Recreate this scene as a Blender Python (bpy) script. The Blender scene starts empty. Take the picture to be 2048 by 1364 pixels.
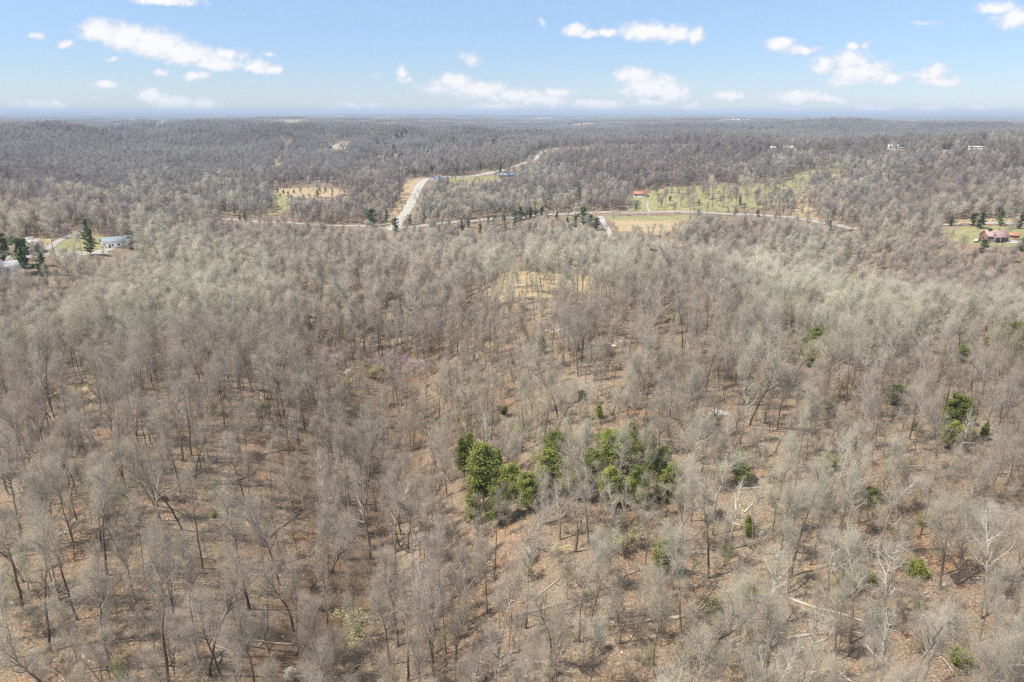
import bpy, math, random
import numpy as np
from mathutils import Vector, Matrix, Euler

S = bpy.context.scene
COL = S.collection
R = math.radians
random.seed(7)

# ------------------------------------------------------------------ camera
CAM_Z = 66.0
F = 1365.0                      # focal length in pixels of the 2048 px wide photograph
PITCH = math.atan((682 - 226) / F)
ROLL = R(0.14)
cam_d = bpy.data.cameras.new("camera")
cam_d.lens = 24.0
cam_d.sensor_width = 36.0
cam_d.clip_start = 0.5
cam_d.clip_end = 80000.0
cam = bpy.data.objects.new("camera", cam_d)
COL.objects.link(cam)
cam.matrix_world = Matrix.Translation((0, 0, CAM_Z)) @ Matrix.Rotation(math.pi / 2 - PITCH, 4, 'X') @ Matrix.Rotation(ROLL, 4, 'Z')
S.camera = cam
CR = np.array(cam.matrix_world.to_3x3())

# ------------------------------------------------------------------ light, exposure
SUN_EL, SUN_AZ = R(58), R(-108)          # azimuth from +Y (view direction), negative = to the left
sun_d = bpy.data.lights.new("sun", 'SUN')
sun_d.energy = 2.05
sun_d.angle = R(0.53)
sun_d.color = (1.0, 0.93, 0.82)
sun = bpy.data.objects.new("sun", sun_d)
COL.objects.link(sun)
sdir = Vector((math.sin(SUN_AZ) * math.cos(SUN_EL), math.cos(SUN_AZ) * math.cos(SUN_EL), math.sin(SUN_EL)))
sun.rotation_euler = sdir.to_track_quat('Z', 'Y').to_euler()
sun.location = (0, 0, 400)

V = S.view_settings
S.display_settings.display_device = 'sRGB'
V.view_transform = 'Standard'
V.look = 'None'
V.gamma = 1.0
V.use_curve_mapping = False
V.exposure = 1.58
cy = S.cycles
S.render.engine = 'CYCLES'
cy.use_denoising = False
cy.denoiser = 'OPENIMAGEDENOISE'
cy.max_bounces = 5
cy.diffuse_bounces = 4
cy.glossy_bounces = 1
cy.transmission_bounces = 2
cy.transparent_max_bounces = 4
cy.volume_bounces = 0
cy.caustics_reflective = False
cy.caustics_refractive = False
cy.use_adaptive_sampling = False
cy.pixel_filter_type = 'BLACKMAN_HARRIS'
cy.filter_width = 1.4

# ------------------------------------------------------------------ node helpers
def new_mat(name):
    m = bpy.data.materials.new(name)
    m.use_nodes = True
    nt = m.node_tree
    nt.nodes.clear()
    out = nt.nodes.new('ShaderNodeOutputMaterial')
    bs = nt.nodes.new('ShaderNodeBsdfPrincipled')
    bs.inputs['Roughness'].default_value = 0.9
    bs.inputs['Specular IOR Level'].default_value = 0.15
    nt.links.new(bs.outputs[0], out.inputs[0])
    return m, nt, bs

def N(nt, typ, **kw):
    n = nt.nodes.new(typ)
    for k, v in kw.items():
        setattr(n, k, v)
    return n

def setin(nt, sock, v):
    if isinstance(v, bpy.types.NodeSocket):
        nt.links.new(v, sock)
    else:
        sock.default_value = v

def math_(nt, op, a, b=0.0, c=0.0, clamp=False):
    n = N(nt, 'ShaderNodeMath', operation=op, use_clamp=clamp)
    for i, v in enumerate((a, b, c)):
        setin(nt, n.inputs[i], v)
    return n.outputs[0]

def mixc(nt, fac, a, b, mode='MIX'):
    n = N(nt, 'ShaderNodeMix', data_type='RGBA', blend_type=mode)
    setin(nt, n.inputs['Factor'], fac)
    for s, v in ((n.inputs[6], a), (n.inputs[7], b)):
        if isinstance(v, bpy.types.NodeSocket):
            nt.links.new(v, s)
        else:
            s.default_value = (*v, 1) if len(v) == 3 else v
    return n.outputs[2]

def smooth(nt, v, lo, hi, a=0.0, b=1.0):
    n = N(nt, 'ShaderNodeMapRange', interpolation_type='SMOOTHSTEP')
    setin(nt, n.inputs[0], v)
    for i, x in enumerate((lo, hi, a, b)):
        n.inputs[i + 1].default_value = x
    return n.outputs[0]

def noise(nt, vec, scale, detail=3.0, rough=0.55, dist=0.0):
    n = N(nt, 'ShaderNodeTexNoise')
    if vec is not None:
        nt.links.new(vec, n.inputs['Vector'])
    n.inputs['Scale'].default_value = scale
    n.inputs['Detail'].default_value = detail
    n.inputs['Roughness'].default_value = rough
    n.inputs['Distortion'].default_value = dist
    return n.outputs['Fac']

# ------------------------------------------------------------------ pixel <-> direction
def ray_dir(px, py):
    px = np.asarray(px, float); py = np.asarray(py, float)
    v = np.stack([(px - 1024) / F, -(py - 682) / F, -np.ones_like(px)], -1)
    d = v @ CR.T
    return d / np.linalg.norm(d, axis=-1, keepdims=True)

def to_px(x, y, z):
    p = np.stack([x, y, z - CAM_Z], -1) @ CR
    return 1024 + F * p[..., 0] / -p[..., 2], 682 - F * p[..., 1] / -p[..., 2]

# ------------------------------------------------------------------ world: Nishita sky with small fair-weather clouds
W = bpy.data.worlds.new("World")
S.world = W
W.use_nodes = True
nt = W.node_tree
nt.nodes.clear()
wout = N(nt, 'ShaderNodeOutputWorld')
bg = N(nt, 'ShaderNodeBackground')
nt.links.new(bg.outputs[0], wout.inputs[0])
SKY_STR = 0.15
bg.inputs[1].default_value = SKY_STR
sky = N(nt, 'ShaderNodeTexSky', sky_type='NISHITA')
sky.sun_disc = False
sky.sun_elevation = SUN_EL
sky.sun_rotation = SUN_AZ
sky.altitude = 300
sky.air_density = 1.0
sky.dust_density = 0.0
sky.ozone_density = 2.5
tc = N(nt, 'ShaderNodeTexCoord')
sep = N(nt, 'ShaderNodeSeparateXYZ')
nt.links.new(tc.outputs['Generated'], sep.inputs[0])
az = math_(nt, 'ARCTAN2', sep.outputs[0], sep.outputs[1])
el = math_(nt, 'ARCSINE', sep.outputs[2])
cmb = N(nt, 'ShaderNodeCombineXYZ')
nt.links.new(az, cmb.inputs[0]); nt.links.new(el, cmb.inputs[1])
AE = cmb.outputs[0]
# wobble of the outlines
nz = N(nt, 'ShaderNodeTexNoise'); nz.inputs['Scale'].default_value = 46; nz.inputs['Detail'].default_value = 5; nz.inputs['Roughness'].default_value = 0.6
nt.links.new(AE, nz.inputs['Vector'])
wob = N(nt, 'ShaderNodeVectorMath', operation='MULTIPLY_ADD')
nt.links.new(nz.outputs['Color'], wob.inputs[0])
wob.inputs[1].default_value = (0.030, 0.016, 0); 
sub = N(nt, 'ShaderNodeVectorMath', operation='SUBTRACT')
nt.links.new(AE, sub.inputs[0]); sub.inputs[1].default_value = (0.015, 0.008, 0)
nt.links.new(sub.outputs[0], wob.inputs[2])
AEW = wob.outputs[0]
CLOUDS = [(200,62,42,22,1),(250,75,50,26,1),(310,88,60,28,1),(372,108,55,22,1),(435,127,42,15,1),(455,108,38,14,.85),(510,131,28,12,1),(550,139,22,10,1),
 (70,70,16,8,.7),(130,90,16,7,.7),(225,120,18,5,.6),(322,145,14,7,.9),(390,152,28,8,.95),(210,169,28,8,.9),(305,193,30,14,1),(345,210,42,17,1),(405,211,36,15,1),
 (85,213,52,11,.95),(535,108,10,5,.6),(330,2,70,8,.9),(803,146,10,18,.8),(815,162,14,9,.6),(940,118,22,16,.55),(910,163,40,17,.95),(960,180,60,17,.95),
 (1030,192,60,15,.95),(870,178,35,13,.65),(1110,187,40,10,.85),(1150,58,20,12,.95),(1180,68,22,8,.9),(1215,66,22,8,.9),(1290,62,50,18,1),(1340,68,38,16,1),(1392,72,20,13,.95),
 (1268,152,38,17,1),(1300,172,58,23,1),(1347,185,34,20,1),(1380,215,30,10,.85),(1460,192,38,10,1),(1200,210,55,11,1),(1085,200,60,12,.95),(720,212,60,7,.7),(1000,212,70,8,.8),(1560,90,26,13,1),(1600,100,35,9,.9),
 (1650,130,26,18,.85),(1700,118,35,19,.9),(1722,145,60,23,.95),(1778,157,35,13,.85),(1690,164,44,10,.7),(1868,148,28,18,1),(1885,161,45,9,.9),(1830,148,22,8,.6),
 (1708,92,13,7,.85),(1733,90,11,6,.8),(1592,194,50,16,1),(1650,200,40,9,.85),(1862,220,34,12,1),(1992,15,36,12,.85),(2034,36,48,20,.95),(1958,217,30,8,.85),
 (1572,222,40,9,.95),(1745,218,60,10,.85),(1400,222,40,8,.9),(1300,205,40,8,.8),(1085,42,8,10,.45),(1838,47,35,6,.35),(760,150,10,7,.4),(2300,120,80,24,1),(2420,60,60,20,.9),(-180,110,90,26,1),(-350,170,90,18,.9),(2250,200,80,14,.9)]
acc = None
for (cx, cyy, rx, ry, st) in CLOUDS:
    d0 = ray_dir(cx, cyy); a0 = math.atan2(d0[0], d0[1]); e0 = math.asin(d0[2])
    dx = ray_dir(cx + rx, cyy); ra = (math.atan2(dx[0], dx[1]) - a0) * 1.5
    dy = ray_dir(cx, cyy - ry); re = (math.asin(dy[2]) - e0) * 1.5
    m = N(nt, 'ShaderNodeVectorMath', operation='MULTIPLY_ADD')
    nt.links.new(AEW, m.inputs[0])
    m.inputs[1].default_value = (1 / ra, 1 / re, 0)
    m.inputs[2].default_value = (-a0 / ra, -e0 / re, 0)
    ln = N(nt, 'ShaderNodeVectorMath', operation='LENGTH')
    nt.links.new(m.outputs[0], ln.inputs[0])
    v = math_(nt, 'MULTIPLY_ADD', ln.outputs['Value'], -st, st)
    acc = v if acc is None else math_(nt, 'MAXIMUM', acc, v)
# similar clouds over the unseen rest of the sky, thickened for diffuse fill
map3 = N(nt, 'ShaderNodeVectorMath', operation='MULTIPLY')
nt.links.new(tc.outputs['Generated'], map3.inputs[0]); map3.inputs[1].default_value = (1, 1, 2.2)
gen = noise(nt, map3.outputs[0], 5.5, 6, 0.55)
genm = smooth(nt, gen, 0.47, 0.64, 0.0, 0.9)
out_el = smooth(nt, el, 0.20, 0.32)
out_az = smooth(nt, math_(nt, 'ABSOLUTE', az), 0.85, 1.05)
outm = math_(nt, 'MAXIMUM', out_el, out_az)
above = smooth(nt, el, 0.0, 0.03)
acc = math_(nt, 'MAXIMUM', acc, math_(nt, 'MULTIPLY', math_(nt, 'MULTIPLY', genm, outm), above))
fine = noise(nt, AE, 95, 6, 0.62)
val = math_(nt, 'ADD', acc, math_(nt, 'MULTIPLY_ADD', fine, 0.80, -0.36))
cmask = smooth(nt, val, 0.02, 0.62)
cmask = math_(nt, 'MULTIPLY', cmask, 0.93)
lit = noise(nt, AE, 60, 4, 0.6)
core = smooth(nt, math_(nt, 'ADD', val, math_(nt, 'MULTIPLY_ADD', lit, 1.1, -0.55)), 0.12, 0.85)
b = 0.342 / SKY_STR
ccol = mixc(nt, core, (0.74 * b, 0.79 * b, 0.89 * b), (1.02 * b, 1.0 * b, 1.0 * b))
tint = mixc(nt, smooth(nt, el, 0.0, 0.34), (0.205, 0.232, 0.302), (0.462, 0.426, 0.406))
skycol = mixc(nt, 1.0, sky.outputs[0], tint, 'MULTIPLY')
final = mixc(nt, cmask, skycol, ccol)
nt.links.new(final, bg.inputs[0])

# ------------------------------------------------------------------ terrain height field (polar grid round the camera foot)
def H(px, D, h):                      # ground h metres below the camera, D metres out on the line of column px
    d = ray_dir(px, 600.0)
    return (math.atan2(d[0], d[1]), math.log(D), CAM_Z - h)
def P(px, py, D):                     # ground seen at pixel (px, py) at distance D
    d = ray_dir(px, py)
    return (math.atan2(d[0], d[1]), math.log(D), CAM_Z + D * d[2] / math.hypot(d[0], d[1]))
ctrl = [H(-600,15,66), H(1024,15,66), H(2600,15,66),
 H(200,40,66),H(1024,40,67),H(1850,40,66), H(-400,60,64),H(2400,60,64),
 H(100,100,64),H(700,100,76),H(1100,100,66),H(1500,100,67),H(1950,100,65),
 H(100,170,64),H(500,170,66),H(780,170,83),H(640,60,72),H(1200,170,66),H(1950,170,64),
 H(0,250,74),H(300,250,69),H(720,250,79),H(1040,250,59.5),H(1400,250,61),H(1950,250,69),
 H(0,320,81),H(300,320,75),H(700,310,69),H(1040,300,66),H(1400,300,67),H(2000,290,70),
 H(700,400,87),H(1040,390,94),H(1400,390,97),H(1750,390,98),H(2048,380,97),H(450,420,84),
 P(-30,545,350),P(60,512,390),P(140,508,395),P(200,500,405),P(240,492,415),P(150,472,445),P(260,490,420),
 P(1985,482,460),P(1900,470,480),P(2040,490,455),P(1900,450,520),P(2030,447,530),P(1800,470,480),
 P(460,440,600),P(650,449,580),P(790,455,545),P(950,441,570),P(1080,431,590),P(1250,425,600),P(1450,427,590),P(1620,442,550),P(1710,458,515),
 P(1225,478,480),P(1205,437,565),P(1350,452,530),
 P(820,400,640),P(850,357,760),P(600,410,650),P(620,378,740),P(200,372,850),P(500,365,800),
 P(1280,392,655),P(1300,415,615),P(1340,378,680),P(1500,374,700),P(1690,342,790),P(1700,370,720),P(1600,420,600),
 P(875,362,745),P(1000,353,790),P(930,355,775),P(1040,332,860),P(1120,296,1000),P(1250,287,1060),P(1400,286,1080),
 P(1540,301,900),P(1760,299,880),P(1955,298,850),P(2100,298,850),P(1150,345,820),P(1850,400,640),P(1850,345,760),P(1400,340,820),
 H(1200,1400,72),H(1500,1350,66),H(1900,1300,60),H(2300,1300,66),
 P(200,342,1050),P(0,402,750),P(80,400,740),P(250,422,650),P(100,440,560),P(-200,420,600),P(430,450,560),
 P(200,322,1250),P(200,292,1600),P(200,264,2100),P(-200,264,2100),P(450,264,2000),P(600,266,1950),P(560,330,1200),P(580,290,1500),P(660,296,1450),P(700,335,1120),
 P(800,312,1350),P(900,292,1550),P(1000,266,2100),P(800,268,2000),
 H(300,3000,88),H(1000,2900,88),H(1700,2400,75),
 P(100,248,4500),P(500,246,4600),P(590,244,4300),P(900,243,4800),P(1300,246,3800),P(1700,251,2700),P(2000,252,2500),P(1480,243,4200),
 H(300,6500,85),H(1000,6800,85),H(1700,6000,80),
 P(0,238,9000),P(500,236,9500),P(1000,234,9000),P(1500,237,9000),P(2048,243,8000),
 H(300,14000,60),H(1000,14000,60),H(1700,14000,60), H(0,25000,15),H(1024,25000,10),H(2048,25000,15)]
for a in (-175, -140, -100, -70, 70, 100, 140, 175):
    for D, h in ((15,66),(100,66),(300,72),(800,72),(2000,60),(6000,60),(25000,15)):
        ctrl.append((R(a), math.log(D), CAM_Z - h))
ctrl = np.array(ctrl)
AZS, LS = 2.2, 1.0
def rbf_fit(c):
    X = np.stack([c[:, 0] * AZS, c[:, 1] * LS], 1)
    d = np.linalg.norm(X[:, None] - X[None], axis=2)
    K = d * 1.0 + np.eye(len(X)) * -0.02
    A = np.block([[K, np.ones((len(X), 1)), X], [np.ones((1, len(X))), np.zeros((1, 3))], [X.T, np.zeros((2, 3))]])
    return X, np.linalg.lstsq(A, np.concatenate([c[:, 2], [0, 0, 0]]), rcond=None)[0]
RX, RW = rbf_fit(ctrl)
angs = np.concatenate([np.linspace(-math.pi, R(-52), 40)[:-1], np.linspace(R(-52), R(52), 330), np.linspace(R(52), math.pi, 40)[1:]])
lrad = np.concatenate([np.linspace(math.log(6.0), math.log(250.0), 90)[:-1], np.linspace(math.log(250.0), math.log(1150.0), 150)[:-1], np.linspace(math.log(1150.0), math.log(30000.0), 110)])
rad = np.exp(lrad)
def vnoise(x, y, s, seed):
    r = np.random.RandomState(seed); v = 0; amp = 1; tot = 0
    for o in range(3):
        for k in range(4):
            a = r.rand() * 6.283; ph = r.rand() * 6.283; f = (0.7 + 0.6 * r.rand()) * 2 ** o * 6.283 / s
            v = v + amp * np.sin((x * math.cos(a) + y * math.sin(a)) * f + ph + 1.3 * np.sin((x * math.sin(a) - y * math.cos(a)) * f * 0.6 + ph * 2))
        tot += amp * 2.0; amp *= 0.5
    return v / tot
AA, LL = np.meshgrid(angs, np.log(rad), indexing='ij')
Q = np.stack([AA.ravel() * AZS, LL.ravel() * LS], 1)
Zg = np.zeros(len(Q))
for i in range(0, len(Q), 20000):
    q = Q[i:i + 20000]
    d = np.linalg.norm(q[:, None] - RX[None], axis=2)
    Zg[i:i + 20000] = d @ RW[:len(RX)] + RW[len(RX)] + q @ RW[len(RX) + 1:]
Zg = Zg.reshape(AA.shape)
for _ in range(3):                      # round off the creases
    Zp = np.pad(Zg, 1, mode='edge')
    Zg = (Zp[1:-1, 1:-1] * 2 + Zp[:-2, 1:-1] + Zp[2:, 1:-1] + Zp[1:-1, :-2] + Zp[1:-1, 2:]) / 6
XX = np.sin(AA) * np.exp(LL); YY = np.cos(AA) * np.exp(LL)
Zg += 0.7 * vnoise(XX, YY, 60, 1) * np.clip((LL - 2.5), 0, 1)
farw = np.clip((np.exp(LL) - 1300) / 1500, 0, 1)
Zg += farw * 9 * vnoise(XX, YY, 1500, 2)
Zg += np.clip((np.exp(LL) - 1050) / 500, 0, 1) * np.clip(.6 - AA * 2.2, .3, 1) * 20 * vnoise(XX, YY, 640, 5)
Zg += np.clip((np.exp(LL) - 5000) / 4000, 0, 1) * 14 * vnoise(XX, YY, 4200, 3)
def ground_z(x, y):
    x = np.asarray(x, float); y = np.asarray(y, float)
    a = np.arctan2(x, y); l = np.log(np.maximum(np.hypot(x, y), 6.01))
    ia = np.clip(np.searchsorted(angs, a) - 1, 0, len(angs) - 2)
    fa = (a - angs[ia]) / (angs[ia + 1] - angs[ia])
    il = np.clip(np.searchsorted(lrad, l) - 1, 0, len(rad) - 2); fl = np.clip((l - lrad[il]) / (lrad[il + 1] - lrad[il]), 0, 1)
    return (Zg[ia, il] * (1 - fa) * (1 - fl) + Zg[ia + 1, il] * fa * (1 - fl) + Zg[ia, il + 1] * (1 - fa) * fl + Zg[ia + 1, il + 1] * fa * fl)
DS = np.exp(np.linspace(math.log(30), math.log(28000), 2600))
def hit(px, py):
    px = np.atleast_1d(np.asarray(px, float)); py = np.atleast_1d(np.asarray(py, float))
    d = ray_dir(px, py); hn = np.hypot(d[:, 0], d[:, 1])
    res = []
    for k in range(len(px)):
        x = d[k, 0] / hn[k] * DS; y = d[k, 1] / hn[k] * DS; z = CAM_Z + d[k, 2] / hn[k] * DS
        g = ground_z(x, y)
        w = np.nonzero(g > z)[0]
        i = w[0] if len(w) else len(DS) - 1
        res.append((x[i], y[i], g[i]))
    return np.array(res)
def at(px, py):
    return Vector(hit(px, py)[0])

# ------------------------------------------------------------------ mesh helpers
def mesh_np(name, verts, faces_list, mats, smooth_=False):
    """verts (n,3); faces_list: list of (faces (m,k) int array, material index)"""
    me = bpy.data.meshes.new(name)
    me.vertices.add(len(verts)); me.vertices.foreach_set('co', np.asarray(verts, np.float32).ravel())
    loops = np.concatenate([f.ravel() for f, _ in faces_list]).astype(np.int32)
    tot = np.concatenate([np.full(len(f), f.shape[1], np.int32) for f, _ in faces_list])
    mi = np.concatenate([np.full(len(f), m, np.int32) for f, m in faces_list])
    start = np.concatenate([[0], np.cumsum(tot)[:-1]]).astype(np.int32)
    me.loops.add(len(loops)); me.loops.foreach_set('vertex_index', loops)
    me.polygons.add(len(tot)); me.polygons.foreach_set('loop_start', start); me.polygons.foreach_set('loop_total', tot)
    me.polygons.foreach_set('material_index', mi)
    if smooth_:
        me.polygons.foreach_set('use_smooth', np.ones(len(tot), bool))
    for m in mats:
        me.materials.append(m)
    me.update(calc_edges=True)
    return me

def add_obj(name, me, parent=None, **props):
    o = bpy.data.objects.new(name, me)
    COL.objects.link(o)
    if parent is not None:
        o.parent = parent
    for k, v in props.items():
        o[k] = v
    return o

def empty(name, loc, rz=0.0, **props):
    o = bpy.data.objects.new(name, None)
    o.empty_display_size = 1
    COL.objects.link(o)
    o.location = loc; o.rotation_euler = (0, 0, rz)
    for k, v in props.items():
        o[k] = v
    return o

# ------------------------------------------------------------------ clearings, fields, roads (traced once, laid on the terrain)
POLY = [  # outline, straw, green, share of trees left standing
 ([(548,384),(556,378),(600,376),(690,378),(694,389),(650,394),(612,397),(575,391)], 1.0, 0.2, .04),
 ([(536,392),(545,386),(575,392),(588,400),(584,412),(566,424),(548,428),(520,432),(560,414),(540,405)], 0.0, 1.3, .03),
 ([(816,358),(843,358),(836,374),(818,392),(801,420),(780,448),(768,449),(790,418),(806,382)], 1.0, 0.15, .02),
 ([(878,354),(960,352),(1000,352),(1000,362),(950,366),(895,366)], 0.2, 0.9, .15),
 ([(1255,400),(1268,388),(1300,382),(1340,374),(1420,372),(1500,374),(1556,369),(1600,345),(1640,338),(1682,340),(1690,356),(1640,362),(1610,384),(1600,400),(1560,408),(1510,420),(1450,424),(1250,423),(1262,410)], 0.5, 0.85, .17),
 ([(1188,434),(1392,432),(1390,440),(1340,446),(1200,441)], 0.2, 0.9, .06),
 ([(1225,442),(1362,441),(1350,458),(1320,470),(1240,462)], 0.95, 0.15, .16),
 ([(1598,372),(1616,380),(1634,442),(1586,438)], 0.95, 0.1, .25),
 ([(1660,350),(1692,346),(1694,366),(1665,368)], 0.95, 0.3, .2),
 ([(1880,462),(1940,452),(2100,450),(2100,496),(1990,494),(1940,490),(1885,480)], 0.1, 0.95, .12),
 ([(1905,441),(2060,436),(2060,448),(1905,449)], 1.0, 0.1, .25),
 ([(95,507),(110,488),(130,474),(165,464),(205,472),(240,486),(215,505)], 0.25, 0.95, .06),
 ([(10,480),(60,476),(110,478),(90,500),(20,505)], 0.8, 0.1, .3),
 ([(960,592),(1000,562),(1015,520),(1030,520),(1060,546),(1150,550),(1215,566),(1225,590),(1130,582),(1080,594),(1000,606)], 1.0, 0.05, .30),
 ([(-30,408),(0,398),(45,392),(92,396),(98,402),(50,406),(0,412)], 0.3, 0.8, .1),
 ([(544,332),(566,306),(572,296),(556,288),(560,281),(588,281),(586,294),(572,320),(556,334)], 1.0, 0.3, .05),
 ([(655,298),(662,292),(690,282),(697,288),(686,300)], 0.9, 0.3, .05),
 ([(562,249),(572,240),(606,239),(608,247)], 0.4, 0.9, .02),
 ([(308,252),(316,241),(338,240),(324,252)], 1.0, 0.2, .05),
 ([(1843,388),(1848,380),(1862,380),(1868,390)], 1.0, 0.1, .1),
 ([(1585,298),(1740,296),(1740,302),(1590,304)], 0.2, 0.8, .4),
 ([(200,430),(222,380),(232,384),(236,424)], 0.8, 0.0, .5),
 ([(250,436),(290,414),(300,424),(262,440)], 0.6, 0.2, .5),
 ([(130,830),(160,770),(190,780),(185,840)], 0.55, 0.3, .8),
 ([(600,560),(650,556),(640,572),(600,574)], 0.6, 0.1, .7),
]
ROADS = {  # name: (points, width m, kind)
 'road': ([(430,437),(470,440),(540,446),(640,450.5),(720,453),(775,456),(800,457),(860,450),(950,442),(1020,435.5),(1080,431.5),(1150,428),(1250,425.5),(1350,425.5),(1450,427),(1540,432),(1600,438),(1650,447),(1712,459)], 6.5, 0),
 'gravel_road': ([(784,462),(792,452),(804,436),(820,412),(829,392),(837,374),(851,358),(872,355)], 9.0, 1),
 'upper_road': ([(872,355),(845,357),(780,360),(700,361),(600,363),(500,362),(420,365),(350,371)], 6.5, 0),
 'ridge_road': ([(872,355),(930,353),(985,346),(1040,330),(1080,313),(1125,294),(1180,286.5),(1260,285),(1400,286)], 10.0, 1),
 'driveway': ([(1201,433),(1207,445),(1216,462),(1226,480)], 5.5, 1),
 'farm_lane': ([(92,502),(110,487),(130,476),(155,467),(166,462)], 3.6, 0),
 'yard_lane': ([(-40,522),(0,517),(60,512),(110,508),(215,506)], 8.0, 1),
 'yard_drive': ([(196,506),(225,496),(245,490),(272,486)], 5.0, 1),
 'field_track': ([(1296,405),(1293,412),(1300,424)], 3.0, 0),
 'farm_road': ([(1850,452),(1905,450),(1985,447),(2070,448)], 5.5, 1),
 'house_drive': ([(2010,484),(2035,485),(2080,486)], 6.5, 1),
 'hill_drive': ([(663,297),(672,291),(692,283)], 9.0, 0),
 'wood_track': ([(590,500),(612,502),(640,506),(668,509)], 3.5, 0),
}
def in_poly(x, y, poly):
    inside = np.zeros(np.shape(x), bool); n = len(poly); j = n - 1
    for i in range(n):
        xi, yi = poly[i][0], poly[i][1]; xj, yj = poly[j][0], poly[j][1]
        c = ((yi > y) != (yj > y)) & (x < (xj - xi) * (y - yi) / (yj - yi + 1e-12) + xi)
        inside ^= c; j = i
    return inside
def densify(pts, n=4):
    o = []
    for a, b in zip(pts, pts[1:] + pts[:1]):
        for k in range(n):
            o.append((a[0] + (b[0] - a[0]) * k / n, a[1] + (b[1] - a[1]) * k / n))
    return o
WPOLY = []
for pts, st, gr, keep in POLY:
    dp = densify(pts); h = hit([p[0] for p in dp], [p[1] for p in dp])
    WPOLY.append((h[:, :2], st, gr, keep))
def smooth_line(p, it=3):
    p = [np.array(q, float) for q in p]
    for _ in range(it):
        q = [p[0]]
        for a, b in zip(p, p[1:]):
            q += [a * .75 + b * .25, a * .25 + b * .75]
        q.append(p[-1]); p = q
    return np.array(p)
WROAD = {}
for k, (pts, w, kind) in ROADS.items():
    h = hit([p[0] for p in pts], [p[1] for p in pts])[:, :2]
    WROAD[k] = (smooth_line(h), w, kind)
def seg_dist(x, y, line):
    d = np.full(np.shape(x), 1e9)
    for a, b in zip(line, line[1:]):
        v = b - a; L = v @ v + 1e-9
        t = np.clip(((x - a[0]) * v[0] + (y - a[1]) * v[1]) / L, 0, 1)
        d = np.minimum(d, np.hypot(x - a[0] - t * v[0], y - a[1] - t * v[1]))
    return d
# what must stay open to view: raster of the picture at 1024 x 682, value = distance of the open ground there
VIS = np.zeros((682, 1024), np.float32); KEEP = np.ones((682, 1024), np.float32)
gy, gx = np.mgrid[0:682, 0:1024]; gxx = gx * 2.0 + 1; gyy = gy * 2.0 + 1
for (pts, st, gr, keep), (wp, *_r) in zip(POLY, WPOLY):
    m = in_poly(gxx, gyy, pts)
    VIS[m] = np.hypot(wp[:, 0], wp[:, 1]).min(); KEEP[m] = keep
for k, (line, w, kind) in WROAD.items():
    for q in line:
        u, v = to_px(q[0], q[1], ground_z(q[0], q[1])); D = math.hypot(*q)
        hw = w / 2 * F / D / 2 + 0.3
        lo, hi = int(max(0, v / 2 - hw * .5 - 1)), int(v / 2 + 1.2)
        x0, x1 = int(max(0, u / 2 - hw - 1)), int(u / 2 + hw + 2)
        VIS[lo:hi + 1, x0:x1] = D; KEEP[lo:hi + 1, x0:x1] = {'road': .10, 'ridge_road': .12}.get(k, .03) if k not in ('upper_road', 'yard_lane', 'farm_road', 'wood_track') else 0.5
# buildings: (px, py_base, width_px, height_px) kept open too
for (px, py, wpx, hpx) in [(1280,392,38,12),(876,362,30,12),(1010,353,40,8),(1955,298,44,10),(1988,478,60,24),(65,500,50,18),(1545,298,16,12),(1578,296,26,10),(1785,296,26,12),(1810,299,20,5),(655,297,26,10),(1895,300,24,7),(235,492,34,10),(2025,474,26,10),(1628,292,10,6)]:
    D = math.hypot(*hit(px, py)[0][:2])
    y0, y1, x0, x1 = (py - hpx) // 2, py // 2 + 1, int(px - wpx / 2) // 2, int(px + wpx / 2) // 2 + 1
    VIS[max(0, y0):y1, max(0, x0):x1] = D; KEEP[max(0, y0):y1, max(0, x0):x1] = {1988: .4, 65: .55, 235: .6, 2025: .5}.get(px, .15)

# ------------------------------------------------------------------ ground
m_ground, nt, bs = new_mat("leaf_litter_ground")
geo = N(nt, 'ShaderNodeNewGeometry'); pos = geo.outputs['Position']
att = N(nt, 'ShaderNodeAttribute', attribute_name='cover')
sp = N(nt, 'ShaderNodeSeparateColor'); nt.links.new(att.outputs['Color'], sp.inputs[0])
big = noise(nt, pos, 0.035, 5, 0.6); mid = noise(nt, pos, 0.22, 5, 0.65); fin = noise(nt, pos, 3.2, 3, 0.8)
c = mixc(nt, smooth(nt, big, .36, .64), (0.20, 0.13, 0.08), (0.285, 0.22, 0.155))
c = mixc(nt, smooth(nt, mid, .52, .72), c, (0.33, 0.175, 0.085))
c = mixc(nt, smooth(nt, mid, .50, .28), c, (0.165, 0.14, 0.08))
c = mixc(nt, math_(nt, 'MULTIPLY', smooth(nt, fin, .50, .64), .85), c, (0.46, 0.37, 0.27))
c = mixc(nt, math_(nt, 'MULTIPLY', smooth(nt, fin, .49, .34), .85), c, (0.095, 0.065, 0.042))
n4 = noise(nt, pos, 0.09, 4, 0.6)
c = mixc(nt, math_(nt, 'MULTIPLY', smooth(nt, n4, .60, .74), .5), c, (0.14, 0.14, 0.06))
br = math_(nt, 'MULTIPLY_ADD', noise(nt, pos, 0.12, 4, .7), 1.4, -0.7)
straw_m = smooth(nt, math_(nt, 'ADD', sp.outputs[0], br), .35, .65)
green_m = smooth(nt, math_(nt, 'ADD', sp.outputs[1], math_(nt, 'MULTIPLY', br, -1.0)), .40, .75)
strawc = mixc(nt, fin, (0.33, 0.245, 0.14), (0.51, 0.41, 0.265))
greenc = mixc(nt, mid, (0.19, 0.19, 0.085), (0.40, 0.36, 0.19))
damp = smooth(nt, math_(nt, 'ADD', sp.outputs[2], math_(nt, 'MULTIPLY', br, .6)), .3, .7)
c = mixc(nt, math_(nt, 'MULTIPLY', damp, .55), c, (0.13, 0.075, 0.045))
c = mixc(nt, straw_m, c, strawc)
c = mixc(nt, green_m, c, greenc)
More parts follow.
